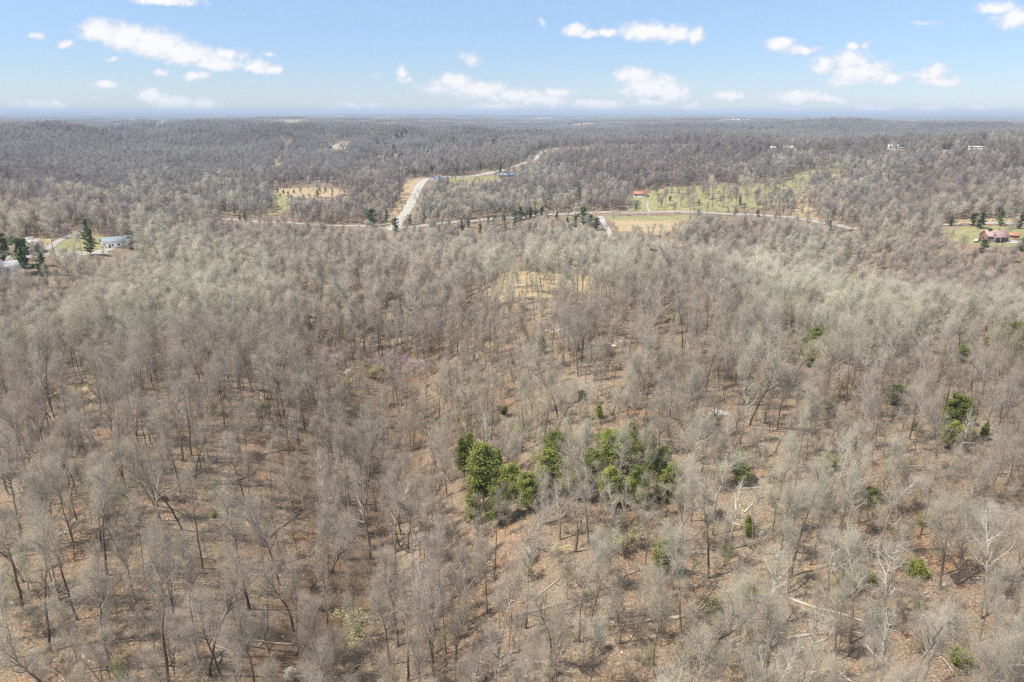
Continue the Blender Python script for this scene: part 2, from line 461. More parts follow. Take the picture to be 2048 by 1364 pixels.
nt.links.new(c, bs.inputs['Base Color'])
bmp = N(nt, 'ShaderNodeBump'); bmp.inputs['Strength'].default_value = .6; bmp.inputs['Distance'].default_value = .25
nt.links.new(fin, bmp.inputs['Height']); nt.links.new(bmp.outputs[0], bs.inputs['Normal'])

na, nr = AA.shape
verts = np.stack([XX, YY, Zg], -1).reshape(-1, 3)
cz = Zg[:, 0].mean(); verts = np.concatenate([verts, [[0, 0, cz]]])
I, J = np.meshgrid(np.arange(na - 1), np.arange(nr - 1), indexing='ij')
q = np.stack([I * nr + J, (I + 1) * nr + J, (I + 1) * nr + J + 1, I * nr + J + 1], -1).reshape(-1, 4)[:, ::-1]
tri = np.stack([np.full(na - 1, len(verts) - 1), (np.arange(na - 1) + 1) * nr, np.arange(na - 1) * nr], -1)[:, ::-1]
gm = mesh_np('ground', verts, [(q, 0), (tri, 0)], [m_ground], True)
cov = np.zeros((len(verts), 4), np.float32); cov[:, 3] = 1
vx, vy = verts[:, 0], verts[:, 1]
for wp, st, gr, keep in WPOLY:
    m = in_poly(vx, vy, wp)
    cov[m, 0] = st; cov[m, 1] = gr
DRAW = smooth_line(hit([560, 640, 700, 745, 790, 820, 800, 770, 740], [1364, 1260, 1150, 1050, 930, 850, 790, 740, 700])[:, :2], 2)
cov[:, 2] = np.clip(1.15 - seg_dist(vx, vy, DRAW) / 9, 0, 1)
vD = np.hypot(vx, vy)
far_field = (vnoise(vx, vy, 900, 11) > np.where(vD > 5000, .36, .5)) & (vD > 3200)
cov[far_field, 0] = .8; cov[far_field, 1] = .5
ca = gm.color_attributes.new('cover', 'FLOAT_COLOR', 'POINT'); ca.data.foreach_set('color', cov.ravel())
add_obj('ground', gm, None, kind='structure')

# ------------------------------------------------------------------ roads
def road_mat(name, a, b, rut):
    m, nt, bs = new_mat(name)
    geo = N(nt, 'ShaderNodeNewGeometry')
    c = mixc(nt, noise(nt, geo.outputs['Position'], .5, 5, .7), a, b)
    at_ = N(nt, 'ShaderNodeAttribute', attribute_name='across')
    edge = smooth(nt, math_(nt, 'ADD', math_(nt, 'ABSOLUTE', at_.outputs['Fac']), math_(nt, 'MULTIPLY_ADD', noise(nt, geo.outputs['Position'], .35, 3), .5, -.25)), .78, 1.0)
    c = mixc(nt, edge, c, (0.27, .22, .15))
    c = mixc(nt, math_(nt, 'MULTIPLY', smooth(nt, noise(nt, geo.outputs['Position'], .16, 4, .7), .5, .68), .55), c, rut)
    nt.links.new(c, bs.inputs['Base Color'])
    return m
m_road = road_mat('pale_chip_seal', (0.34, .32, .28), (0.46, .43, .38), (.27, .24, .20))
m_gravel = road_mat('white_gravel', (0.33, .31, .275), (0.54, .52, .47), (.25, .225, .19))
for k, (line, w, kind) in WROAD.items():
    pts = []
    for a, b in zip(line, line[1:]):
        n = max(1, int(np.linalg.norm(b - a) / 4))
        pts += [a + (b - a) * t / n for t in range(n)]
    pts.append(line[-1]); pts = np.array(pts)
    t = np.gradient(pts, axis=0); t /= np.linalg.norm(t, axis=1, keepdims=True) + 1e-9
    nrm = np.stack([t[:, 1], -t[:, 0]], 1)
    cols = []; jit = 1 + .10 * np.sin(np.arange(len(pts)) * 1.7) * np.random.RandomState(3).rand(len(pts))
    offs = [-1, -.6, 0, .6, 1]
    for s in offs:
        p = pts + nrm * (s * w / 2 * jit)[:, None]
        z = ground_z(p[:, 0], p[:, 1]) + 0.16 + (.06 if abs(s) < .7 else 0)
        cols.append(np.concatenate([p, z[:, None]], 1))
    v = np.stack(cols, 1); n = len(pts); m = len(offs)
    bottom = v.copy(); bottom[:, :, 2] -= .5
    vv = np.concatenate([v.reshape(-1, 3), bottom.reshape(-1, 3)])
    f = []
    for i in range(n - 1):
        for j in range(m - 1):
            f.append((i * m + j, i * m + j + 1, (i + 1) * m + j + 1, (i + 1) * m + j))
        for j, fl in ((0, 1), (m - 1, 0)):
            a_, b_ = i * m + j, (i + 1) * m + j
            f.append((a_, b_, b_ + n * m, a_ + n * m))
    me = mesh_np(k, vv, [(np.array(f), 0)], [m_gravel if kind else m_road])
    ac = me.attributes.new('across', 'FLOAT', 'POINT'); ac.data.foreach_set('value', np.tile(np.array(offs, np.float32), 2 * n))
    me.validate()
    add_obj(k, me, None, kind='structure')

# ------------------------------------------------------------------ haze (air)
zmin = float(Zg.min()) - 1.0; ztop = max(CAM_Z, float(Zg.max()) + 20) + 8.0
Rb = 30500.0
bv = np.array([(x, y, z) for z in (zmin, ztop) for x, y in ((-Rb, -Rb), (Rb, -Rb), (Rb, Rb), (-Rb, Rb))], float)
bf = np.array([(3, 2, 1, 0), (4, 5, 6, 7), (0, 1, 5, 4), (1, 2, 6, 5), (2, 3, 7, 6), (3, 0, 4, 7)])
m_haze = bpy.data.materials.new('thin_haze'); m_haze.use_nodes = True
nt = m_haze.node_tree; nt.nodes.clear()
o_ = N(nt, 'ShaderNodeOutputMaterial'); pv = N(nt, 'ShaderNodeVolumePrincipled')
pv.inputs['Color'].default_value = (0.68, 0.82, 1.0, 1)
pv.inputs['Density'].default_value = 0.00014
pv.inputs['Anisotropy'].default_value = 0.0
nt.links.new(pv.outputs[0], o_.inputs['Volume'])
m_haze.cycles.volume_sampling = 'DISTANCE'
add_obj('haze', mesh_np('haze', bv, [(bf, 0)], [m_haze]), None, kind='stuff')

# ------------------------------------------------------------------ bark, twig and foliage materials
def bark_mat(name, low, high, h0, h1, twig=False, var=.25):
    m, nt, bs = new_mat(name)
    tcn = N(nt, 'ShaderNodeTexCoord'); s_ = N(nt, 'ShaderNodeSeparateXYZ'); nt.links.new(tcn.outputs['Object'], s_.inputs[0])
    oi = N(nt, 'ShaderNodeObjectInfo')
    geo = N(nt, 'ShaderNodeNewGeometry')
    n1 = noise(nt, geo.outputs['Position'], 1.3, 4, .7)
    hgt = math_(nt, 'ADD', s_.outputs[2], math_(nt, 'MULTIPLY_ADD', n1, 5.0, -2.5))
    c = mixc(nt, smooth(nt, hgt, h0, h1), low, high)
    if twig: var = .15
    rnd = math_(nt, 'MULTIPLY_ADD', oi.outputs['Random'], var * 2, 1 - var)
    mul = N(nt, 'ShaderNodeVectorMath', operation='SCALE'); nt.links.new(c, mul.inputs[0]); nt.links.new(rnd, mul.inputs['Scale'])
    # warm to grey drift from tree to tree
    r2 = math_(nt, 'FRACT', math_(nt, 'MULTIPLY', oi.outputs['Random'], 17.3))
    t = mixc(nt, r2, (1.03, .99, .92), (.98, 1.01, .98))
    c = mixc(nt, 1.0, mul.outputs[0], t, 'MULTIPLY')
    patch_ = math_(nt, 'ADD', noise(nt, geo.outputs['Position'], .011, 3, .55), math_(nt, 'MULTIPLY_ADD', noise(nt, geo.outputs['Position'], .0032, 2, .5), .8, -.4))
    c = mixc(nt, 1.0, c, mixc(nt, smooth(nt, patch_, .38, .62), (.84, .78, .79), (1.07, 1.08, 1.04)), 'MULTIPLY')
    if not twig:
        n2 = noise(nt, geo.outputs['Position'], 9, 3, .7)
        c = mixc(nt, math_(nt, 'MULTIPLY', smooth(nt, n2, .45, .65), .45), c, (.06, .05, .042))
    nt.links.new(c, bs.inputs['Base Color'])
    return m
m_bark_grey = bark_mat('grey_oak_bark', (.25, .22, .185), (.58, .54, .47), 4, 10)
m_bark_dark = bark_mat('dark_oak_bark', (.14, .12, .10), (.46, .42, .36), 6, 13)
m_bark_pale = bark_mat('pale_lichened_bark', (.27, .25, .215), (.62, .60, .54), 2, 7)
m_twig_grey = bark_mat('grey_twigs', (.435, .40, .34), (.51, .475, .41), 3, 9, True)
m_twig_brown = bark_mat('brown_twigs', (.43, .39, .32), (.50, .46, .385), 3, 9, True)
m_twig_pale = bark_mat('pale_twigs', (.50, .475, .41), (.58, .55, .48), 3, 9, True)
m_twig_far_shade = bark_mat('far_shaded_twigs', (.23, .212, .21), (.285, .268, .265), 3, 9, True)  # distant twigs: crown self-shade and haze tint put into the colour
m_twig_green = bark_mat('green_budding_twigs', (.30, .33, .17), (.40, .42, .24), 1, 5, True)
m_snag = bark_mat('bleached_dead_wood', (.40, .33, .27), (.60, .54, .47), 1, 6)

def leaf_mat(name, a, b, var=.3, trans=.15):
    m, nt, bs = new_mat(name)
    oi = N(nt, 'ShaderNodeObjectInfo'); geo = N(nt, 'ShaderNodeNewGeometry')
    n1 = noise(nt, geo.outputs['Position'], .9, 4, .7)
    c = mixc(nt, smooth(nt, n1, .38, .62), a, b)
    rnd = math_(nt, 'MULTIPLY_ADD', oi.outputs['Random'], var * 2, 1 - var)
    mul = N(nt, 'ShaderNodeVectorMath', operation='SCALE'); nt.links.new(c, mul.inputs[0]); nt.links.new(rnd, mul.inputs['Scale'])
    nt.links.new(mul.outputs[0], bs.inputs['Base Color'])
    bs.inputs['Roughness'].default_value = .75
    return m
m_cedar = leaf_mat('cedar_foliage', (.105, .13, .03), (.26, .28, .06))
m_pine = leaf_mat('pine_foliage', (.06, .10, .035), (.15, .20, .06))
m_bud = leaf_mat('fresh_yellow_green_leaves', (.42, .42, .16), (.60, .58, .30))
m_pink = leaf_mat('redbud_blossom', (.40, .25, .40), (.56, .40, .55))
m_white = leaf_mat('white_blossom', (.62, .60, .46), (.78, .76, .64))

# ------------------------------------------------------------------ branching
def unit(v):
    return v / (np.linalg.norm(v, axis=-1, keepdims=True) + 1e-9)
def grow(P0, D0, L, K, wander, trop, rs):
    n = len(P0); pts = [P0]; d = unit(D0); step = (L / K)[:, None]
    for k in range(K):
        d = unit(d + rs.randn(n, 3) * wander + np.array([0, 0, trop]))
        pts.append(pts[-1] + d * step)
    return np.stack(pts, 1)
def child(par, prad, n, t0, t1, amin, amax, rs, flat=0.0):
    """n starts per parent path -> origin, direction, t, local radius"""
    M, K1, _ = par.shape
    t = t0 + (t1 - t0) * (np.arange(n)[None] + rs.rand(M, n)) / n
    f = t * (K1 - 1); i = np.minimum(f.astype(int), K1 - 2); fr = (f - i)[..., None]
    m = np.arange(M)[:, None]
    a, b = par[m, i], par[m, i + 1]
    o = a + (b - a) * fr; tg = unit(b - a)
    r = rs.randn(M, n, 3); r -= (r * tg).sum(-1, keepdims=True) * tg; r = unit(r)
    ang = np.radians(amin + (amax - amin) * rs.rand(M, n))[..., None]
    d = tg * np.cos(ang) + r * np.sin(ang)
    rad_ = prad[:, None] * (1 - t * .72)
    return o.reshape(-1, 3), d.reshape(-1, 3), t.reshape(-1), rad_.reshape(-1)
def tubes(path, r0, r1, sides, rs):
    M, K1, _ = path.shape
    tg = np.gradient(path, axis=1); tg = unit(tg)
    ref = unit(rs.randn(M, 1, 3) * .3 + np.array([[[.9, .35, 0.12]]]))
    u = unit(np.cross(tg, ref)); w = np.cross(tg, u)
    rr = r0[:, None] + (r1 - r0)[:, None] * np.linspace(0, 1, K1)[None]
    th = np.arange(sides) * 2 * math.pi / sides
    v = path[:, :, None] + rr[:, :, None, None] * (u[:, :, None] * np.cos(th)[None, None, :, None] + w[:, :, None] * np.sin(th)[None, None, :, None])
    base = np.arange(M)[:, None, None] * K1 * sides + np.arange(K1 - 1)[None, :, None] * sides
    s = np.arange(sides)[None, None]; s2 = (s + 1) % sides
    f = np.stack([base + s, base + s2, base + s2 + sides, base + s + sides], -1).reshape(-1, 4)
    return v.reshape(-1, 3), f
def spikes(o, d, L, r, rs):
    M = len(o); d = unit(d)
    u = unit(np.cross(d, rs.randn(M, 3))); w = np.cross(d, u)
    v = np.stack([o + u * r[:, None], o - u * r[:, None] * .5 + w * r[:, None] * .87, o - u * r[:, None] * .5 - w * r[:, None] * .87, o + d * L[:, None]], 1)
    b = np.arange(M)[:, None] * 4
    f = np.concatenate([b + np.array([[0, 1, 3]]), b + np.array([[1, 2, 3]]), b + np.array([[2, 0, 3]])])
    return v.reshape(-1, 3), f
def merge(parts):
    vs, fs, off = [], [], 0
    for v, f, m in parts:
        vs.append(v); fs.append((f + off, m)); off += len(v)
    return np.concatenate(vs), fs

def tree_geo(seed, h=15., r=.17, lean=.05, crook=.06, fork=0, fork_h=.4, first=.42, nl=16, limb=4.2, a0=28, a1=62, nsub=7, ntw=7, ntip=4, limbk=1.0,
             tip=.62, tipr=.0036, trop=.12, lod=0, dead=False):
    """returns (trunk+limbs parts, twig parts)"""
    rs = np.random.RandomState(seed)
    K = 10
    dirn = np.array([[rs.randn() * lean, rs.randn() * lean, 1.0]])
    TH = h * (fork_h if fork else 1.0) * (1.0 if fork else .97)
    trunk = grow(np.array([[0, 0, -.4]]), dirn, np.array([TH]), K, crook, .05, rs)
    A = []; sd = (7, 5, 4) if lod == 0 else ((5, 4, 3) if lod == 1 else (3, 3, 3))
    # root flare
    tr0 = np.array([r]); tr1 = np.array([r * .62 if fork else r * .16])
    A.append((*tubes(trunk, tr0, tr1, sd[0], rs), 0))
    parents = []
    if fork:
        o = np.repeat(trunk[:, -1], fork, 0); tg = unit(trunk[:, -1] - trunk[:, -2])
        azm = rs.rand() * 6.28 + np.arange(fork) * 6.283 / fork + rs.randn(fork) * .3
        sp_ = np.radians(14 + 22 * rs.rand(fork))
        d = np.stack([np.cos(azm) * np.sin(sp_), np.sin(azm) * np.sin(sp_), np.cos(sp_)], 1) + tg * .3
        L = h * (1 - fork_h) * (.8 + .3 * rs.rand(fork))
        lead = grow(o, d, L, 7, crook * 1.3, .06, rs)
        lr = np.full(fork, r * .62 / math.sqrt(fork) * 1.25)
        A.append((*tubes(lead, lr, lr * .2, sd[1], rs), 0))
        parents.append((lead, lr, max(3, nl // fork), .12, .98))
    else:
        parents.append((trunk, tr0, nl, first, .98))
    LP, LR = [], []
    for par, pr, n, t0, t1 in parents:
        o, d, t, rr = child(par, pr, n, t0, t1, a0, a1, rs)
        tt = (t - t0) / (t1 - t0)
        L = limb * (1.0 - .58 * tt) * (.5 + .85 * rs.rand(len(o))) * (np.where(tt < .15, .7, 1))
        k = 5
        p = grow(o, d + np.array([0, 0, .12]), L, k, .16 if not dead else .25, trop, rs)
        r0 = np.minimum(rr * .75, .028 + L * .024) * limbk
        A.append((*tubes(p, r0, r0 * .28, sd[1], rs), 0))
        LP.append(p); LR.append(r0)
        LP.append(par[:, -4:]); LR.append(pr * .25)
    B = []
    if dead:
        p = LP[0]
        o, d, t, rr = child(p, LR[0], 5, .2, .98, 30, 70, rs)
        L = limb * .32 * (1.1 - .6 * t) * (.5 + rs.rand(len(o)))
        q2 = grow(o, d, L, 3, .2, .08, rs)
        B.append((*tubes(q2, np.maximum(rr * .5, .014), np.full(len(o), .006), 3, rs), 1))
        o, d, t, rr = child(q2, np.full(len(q2), .012), 4, .2, .98, 30, 65, rs)
        B.append((*spikes(o, d, .35 + .5 * rs.rand(len(o)), np.full(len(o), .011), rs), 1))
        return A, B
    for p, pr in zip(LP, LR):
        o, d, t, rr = child(p, pr, nsub, .12, .99, 28, 62, rs)
        L = limb * .40 * (1.15 - .6 * t) * (.6 + .6 * rs.rand(len(o)))
        q2 = grow(o, d + np.array([0, 0, .15]), L, 3, .17, trop, rs)
        r0 = np.clip(rr * .65, .010, .027)
        mul = (1, 1.35, 2.2)[lod]
        B.append((*tubes(q2, r0 * mul, r0 * .45 * mul, 3, rs), 1))
        nt_ = (ntw, 5, 3)[lod]
        o, d, t, rr = child(q2, r0, nt_, .1, .99, 25, 60, rs)
        L = (1.25, 1.3, 1.7)[lod] * (.55 + .8 * rs.rand(len(o))) * (1.2 - .5 * t) * limb / 4.2
        if lod == 0:
            q3 = grow(o, d + np.array([0, 0, .1]), L, 2, .16, .08, rs)
            B.append((*tubes(q3, np.full(len(o), .0052), np.full(len(o), .003), 3, rs), 1))
            o, d, t, rr = child(q3, np.full(len(q3), .008), ntip, .08, 1., 22, 60, rs)
            B.append((*spikes(o, d, tip * (.6 + .8 * rs.rand(len(o))), np.full(len(o), tipr), rs), 1))
        elif lod == 1:
            B.append((*spikes(o, d, L, np.full(len(o), .009), rs), 1))
            e = np.repeat(o, 8, 0) + np.repeat(unit(d) * L[:, None], 8, 0) * rs.rand(len(o) * 8, 1) * .95 + rs.randn(len(o) * 8, 3) * .08
            dd = unit(np.repeat(unit(d), 8, 0) + rs.randn(len(e), 3) * .55)
            B.append((*spikes(e, dd, .75 * (.5 + .8 * rs.rand(len(e))), np.full(len(e), .0040), rs), 1))
        else:
            e = np.repeat(o, 4, 0) + rs.randn(len(o) * 4, 3) * .4
            dd = unit(np.repeat(unit(d), 4, 0) + rs.randn(len(e), 3) * .5)
            B.append((*spikes(e, dd, 1.5 * (.5 + .8 * rs.rand(len(e))), np.full(len(e), .0125), rs), 1))
    return A, B

def blossom(parts_b, seed, per, size, spread=.18, mat=2):
    rs = np.random.RandomState(seed)
    src = np.concatenate([v for v, f, m in parts_b[-4:]])
    pick = src[rs.randint(0, len(src), per)] + rs.randn(per, 3) * spread
    a = unit(rs.randn(per, 3)); b_ = unit(np.cross(a, rs.randn(per, 3)))
    s = size * (.5 + rs.rand(per))[:, None]
    v = np.stack([pick + a * s, pick - a * s * .5 + b_ * s * .8, pick - a * s * .5 - b_ * s * .8], 1).reshape(-1, 3)
    return v, np.arange(per * 3).reshape(-1, 3), mat

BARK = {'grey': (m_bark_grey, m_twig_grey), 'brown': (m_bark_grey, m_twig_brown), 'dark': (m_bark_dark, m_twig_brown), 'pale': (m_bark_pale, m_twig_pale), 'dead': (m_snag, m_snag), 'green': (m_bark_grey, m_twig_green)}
# kind, seed, bark, words for the label, parameters
NEAR = [
 (11, 'grey', 'tall straight grey tree with narrow crown', dict(h=16, nl=17, limb=3.6, first=.48)),
 (12, 'brown', 'slender brown-twigged tree with rounded crown', dict(h=14, nl=18, limb=3.6, first=.42, r=.14)),
 (13, 'dark', 'dark-trunked oak with high bare crown', dict(h=17, nl=15, limb=4.2, first=.55, r=.22, crook=.07)),
 (14, 'grey', 'two-stemmed grey tree with bare ascending limbs', dict(h=15, fork=2, fork_h=.35, nl=16, limb=3.4)),
 (15, 'pale', 'pale tree forking low into whitish stems', dict(h=14, fork=3, fork_h=.28, nl=18, limb=3.4, r=.22, nsub=6, ntw=5, ntip=3, limbk=1.5)),
 (16, 'brown', 'broad brown-twigged tree with wide fuzzy crown', dict(h=13, nl=20, limb=4.8, first=.38, a0=40, a1=78)),
 (17, 'dark', 'leaning dark-trunked tree with thin bare twigs', dict(h=15, lean=.16, nl=14, limb=3.8, first=.5, r=.18, crook=.09)),
 (18, 'grey', 'grey oak with broad leafless dome', dict(h=15, nl=20, limb=5.0, first=.45, r=.21)),
 (19, 'pale', 'whitish tree with crooked spreading bare limbs', dict(h=15, nl=14, limb=5.2, first=.36, r=.25, crook=.09, nsub=6, ntw=5, ntip=3, a0=40, a1=75, limbk=1.5)),
 (20, 'dark', 'thin dark pole-like tree with sparse top', dict(h=14, nl=10, limb=2.6, first=.6, r=.12, nsub=6, ntw=6, ntip=4)),
 (21, 'brown', 'three-stemmed brown tree with dense upright twigs', dict(h=13, fork=3, fork_h=.2, nl=18, limb=3.2, r=.17)),
 (22, 'grey', 'tall grey tree with crooked stem', dict(h=17, nl=15, limb=4.0, first=.5, crook=.11, r=.2)),
 (23, 'brown', 'small bushy brown tree with low bare branches', dict(h=9, nl=18, limb=2.8, first=.25, r=.09)),
 (24, 'grey', 'small grey tree with fine feathery bare twigs', dict(h=10, nl=18, limb=3.0, first=.3, r=.10)),
 (25, 'dead', 'bleached dead tree with stubby branches', dict(h=12, nl=16, limb=3.4, first=.3, r=.18, dead=True, crook=.08)),
]
protos = []
for seed, bark, words, kw in NEAR:
    A, B = tree_geo(seed, **kw)
    va, fa = merge([(v, f, 0) for v, f, m in A]); vb, fb = merge([(v, f, 0) for v, f, m in B])
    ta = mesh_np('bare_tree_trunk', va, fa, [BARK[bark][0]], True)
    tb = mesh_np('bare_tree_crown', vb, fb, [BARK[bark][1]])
    protos.append((ta, tb, words, bark, kw))
FARP = []   # whole-tree meshes for the distance
def whole(seed, bark, lod, **kw):
    A, B = tree_geo(seed, lod=lod, **kw)
    v, f = merge([(v, f, 0) for v, f, m in A] + [(v, f, 1) for v, f, m in B])
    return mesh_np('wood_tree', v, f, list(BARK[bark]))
MIDS = [whole(s, b_, 1, **kw) for s, b_, w_, kw in NEAR]
BARK['wood'] = (m_bark_grey, m_twig_far_shade)  # distant trees take the twig colour with crown shade painted in
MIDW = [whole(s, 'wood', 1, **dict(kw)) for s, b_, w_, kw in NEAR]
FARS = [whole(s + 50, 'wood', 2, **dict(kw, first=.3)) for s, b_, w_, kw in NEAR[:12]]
SAPS = []
for s, b_, kw in [(71, 'brown', dict(h=4.5, fork=3, fork_h=.1, nl=9, limb=1.6, r=.035, crook=.1)), (72, 'grey', dict(h=6, nl=12, limb=1.8, first=.2, r=.05)),
                  (73, 'brown', dict(h=3.2, fork=4, fork_h=.06, nl=8, limb=1.4, r=.03, crook=.1)), (74, 'brown', dict(h=7, nl=14, limb=2.0, first=.25, r=.06)),
                  (76, 'green', dict(h=4.5, fork=3, fork_h=.1, nl=10, limb=1.7, r=.035)),
                  (75, 'pale', dict(h=6, fork=2, fork_h=.2, nl=8, limb=1.7, r=.05))]:
    SAPS.append(whole(s, b_, 0, nsub=4, ntw=5, ntip=4, tip=.38, tipr=.007, **kw))

# stands of crowns for the far ridges: one mesh is a 60 x 60 m piece of wood
def patch(seed):
    rs = np.random.RandomState(seed); parts = []
    for k in range(34):
        x, y = rs.uniform(-32, 32, 2); h = rs.uniform(9, 16); w = rs.uniform(2.6, 4.2)
        n = 46
        d = unit(rs.randn(n, 3)); d[:, 2] = np.abs(d[:, 2]) * 1.0 - .25
        o = np.array([x, y, h * .62]) + d * np.array([w, w, h * .30]) * rs.uniform(.3, .9, (n, 1))
        parts.append((*spikes(o, d + rs.randn(n, 3) * .3, rs.uniform(1.6, 3.2, n), np.full(n, .20), rs), 1))
        parts.append((*tubes(np.array([[[x, y, -1.0], [x, y, h * .8]]]), np.array([.2]), np.array([.1]), 3, rs), 0))
    return merge(parts)
PATCH = []
for s in range(5):
    v, f = patch(200 + s)
    PATCH.append(mesh_np('far_stand', v, f, [m_bark_dark, m_twig_far_shade]))

# ------------------------------------------------------------------ where trees stand
rs = np.random.RandomState(42)
def density(x, y):
    d = np.ones(len(x))
    for wp, st, gr, keep in WPOLY:
        d = np.where(in_poly(x, y, wp), np.minimum(d, keep), d)
    for k, (line, w, kind) in WROAD.items():
        d = np.where(seg_dist(x, y, line) < w / 2 + 1.8, 0, d)
    return d
def keep_open(x, y, z, h, halfw):
    """chance to stand, given the open ground the photograph shows behind the tree"""
    D = np.hypot(x, y); keep = np.ones(len(x))
    for fz in (.3, .5, .7, .9):
        for fx in (-.5, 0, .5):
            dx, dy = y / D, -x / D
            u, v = to_px(x + dx * fx * halfw, y + dy * fx * halfw, z + h * fz)
            iu = (u / 2).astype(int); iv = (v / 2).astype(int)
            ok = (iu >= 0) & (iu < 1024) & (iv >= 0) & (iv < 682)
            iu = np.clip(iu, 0, 1023); iv = np.clip(iv, 0, 681)
            b_ = ok & (VIS[iv, iu] > 0) & (D < VIS[iv, iu] + 8)
            keep = np.where(b_, np.minimum(keep, KEEP[iv, iu]), keep)
    return keep
def scatter(D0, D1, step, azmax, rs, jit=.9):
    R_ = D1; n = int(2 * R_ * math.sin(azmax) / step) + 1
    ys = np.arange(D0 * math.cos(azmax) - step, D1, step); xs = (np.arange(n) - n / 2) * step
    X, Y = np.meshgrid(xs, ys); X = X.ravel() + rs.uniform(-.5, .5, X.size) * step * jit; Y = Y.ravel() + rs.uniform(-.5, .5, Y.size) * step * jit
    D = np.hypot(X, Y); a = np.abs(np.arctan2(X, Y))
    m = (D >= D0) & (D < D1) & (a < azmax)
    return X[m], Y[m]
AZM = R(43)
x1, y1 = scatter(22, 350, 3.95, AZM, rs)
D_ = np.hypot(x1, y1)
p = density(x1, y1) * np.clip(.72 + .60 * vnoise(x1, y1, 45, 21) + np.clip((D_ - 130) / 300, 0, .4), .22, 1)
m = rs.rand(len(x1)) < p; x1, y1 = x1[m], y1[m]
def height_px(px, py, ytop):
    b = hit(px, py)[0]
    hs = np.linspace(.3, 40, 400)
    v = to_px(np.full(400, b[0]), np.full(400, b[1]), b[2] + hs)[1]
    return b, float(hs[np.argmin(np.abs(v - ytop))])
LM = [(1150,905,'the olive cedar grove'),(1480,940,'the lone dark cedar'),(770,738,'the purple redbud patch'),(1040,575,'the straw-coloured knoll'),
 (1565,700,'the bleached dead tree'),(1915,890,'the whitish forked tree'),(1690,1150,'the paired small cedars'),(510,1060,'the heap of fallen limbs'),
 (707,1265,'the yellow-green shrub'),(1335,985,'the darkest grove cedar'),(1225,686,'the white rock outcrop'),(1085,695,'the narrow upright cedar'),
 (20,1350,'the bottom-left corner'),(2030,1350,'the bottom-right corner'),(1024,1360,'the bottom edge centre'),(10,900,'the left edge'),
 (2005,700,'the right-edge cedars'),(1795,800,'the green-tinged leaning cedar'),(965,980,'the tall western cedar'),(366,1050,'the leaning dark oak'),
 (560,750,'the pale mid-slope tree'),(1530,1255,'the pale downslope tree'),(870,1340,'the pale foreground tree'),(30,700,'the upper-left slope'),
 (2030,1050,'the right edge midway'),(300,780,'the left hillside bend'),(1320,1110,'the small cedar below the grove'),(1495,1055,'the tilted little cedar')]
ORD = ['', 'second', 'third', 'fourth', 'fifth', 'sixth', 'seventh', 'eighth', 'ninth', 'tenth', 'eleventh', 'twelfth', 'thirteenth', 'fourteenth', 'fifteenth', 'sixteenth']
pending = []            # (object, words, px, py)
def say(o, words, loc, lms=None):
    u, v = to_px(np.array([loc[0]]), np.array([loc[1]]), np.array([loc[2]]))
    pending.append((o, words, float(u[0]), float(v[0]), lms or LM))
def settle_labels():
    keys = {}
    for o, words, u, v, lms in pending:
        best = sorted(lms, key=lambda l: math.hypot((l[0] - u), (l[1] - v) * 1.5))
        k = best[0]
        dx, dy = u - k[0], (v - k[1]) * 1.5
        if math.hypot(dx, dy) < 12: k = best[1]; dx, dy = u - k[0], (v - k[1]) * 1.5
        rel = ('left of' if dx < 0 else 'right of') if abs(dx) > abs(dy) else ('behind' if dy < 0 else 'in front of')
        if 'edge' in k[2] or 'corner' in k[2]: rel = 'near'
        keys.setdefault((words, rel, k[2]), []).append((math.hypot(dx, dy), o))
    for (words, rel, lm), l in keys.items():
        l.sort(key=lambda t: t[0])
        for i, (d, o) in enumerate(l):
            lb = f"{words}, {'' if len(l) == 1 else ('closest ' if i == 0 else (ORD[i] if i < len(ORD) else 'farther') + ' closest ')}{rel} {lm}"
            if len(lb.split()) > 16: lb = lb.replace(' the ', ' ')
            if len(lb.split()) > 16: lb = lb.replace(' with bare', ', bare').replace(' small ', ' ')
            o['label'] = lb
            if len(lb.split()) > 16: print('LONG', lb)

# ------------------------------------------------------------------ hand-placed bare trees (px, base y, top y, kind, turn)
HAND = [(1050,1257,1015,11),(1103,1325,1120,6),(868,1352,1110,4),(988,1420,1262,8),(1078,1052,925,4),(1150,1105,935,4),(1178,1090,880,7),(1228,1100,955,4),(1120,1080,960,8),
 (1345,1180,1040,8),(1365,1300,1070,0),(1530,1262,1095,8),(1445,1330,1170,11),(1600,1385,1265,8),(1755,1400,1250,8),(1840,1385,1245,4),(1700,1290,1090,7),(1650,1220,1080,7),
 (558,762,672,8),(1567,722,638,14),(1913,926,822,8),(1972,930,840,8),(1945,878,700,2),(1797,892,770,3),(1820,760,700,4),(1985,790,700,8),(1700,800,680,0),
 (103,1305,1060,2),(50,1165,960,6),(155,1240,1030,2),(207,1290,1085,9),(215,1152,930,2),(262,1160,955,6),(366,1062,868,6),(347,1242,1060,9),(290,1166,985,9),(485,1292,1090,2),
 (405,1138,940,9),(145,1002,850,2),(155,990,850,6),(100,1120,930,13),(742,1120,935,8),(790,1010,880,4),(1505,1080,960,4),(1460,1100,960,8),(1290,1130,1000,3),(1560,1110,960,7),
 (1040,605,540,2),(1077,745,640,13),(1050,700,630,3),(1340,705,630,0),(945,570,500,2),(1390,700,590,9),(1290,830,720,9),(1225,830,690,6),(1415,660,560,2),(1550,905,800,6),
 (640,1180,1010,0),(560,1170,1000,7),(700,1180,1050,3),(620,1360,1200,12),(665,1380,1230,10),(780,1330,1160,7),(1200,1180,1060,12),(1240,1290,1130,10),(1620,1130,960,3),(1880,1180,1010,7),
 (1960,1240,1040,7),(2020,1180,1000,3),(1910,1060,920,7),(1870,960,800,7)]
hand = []
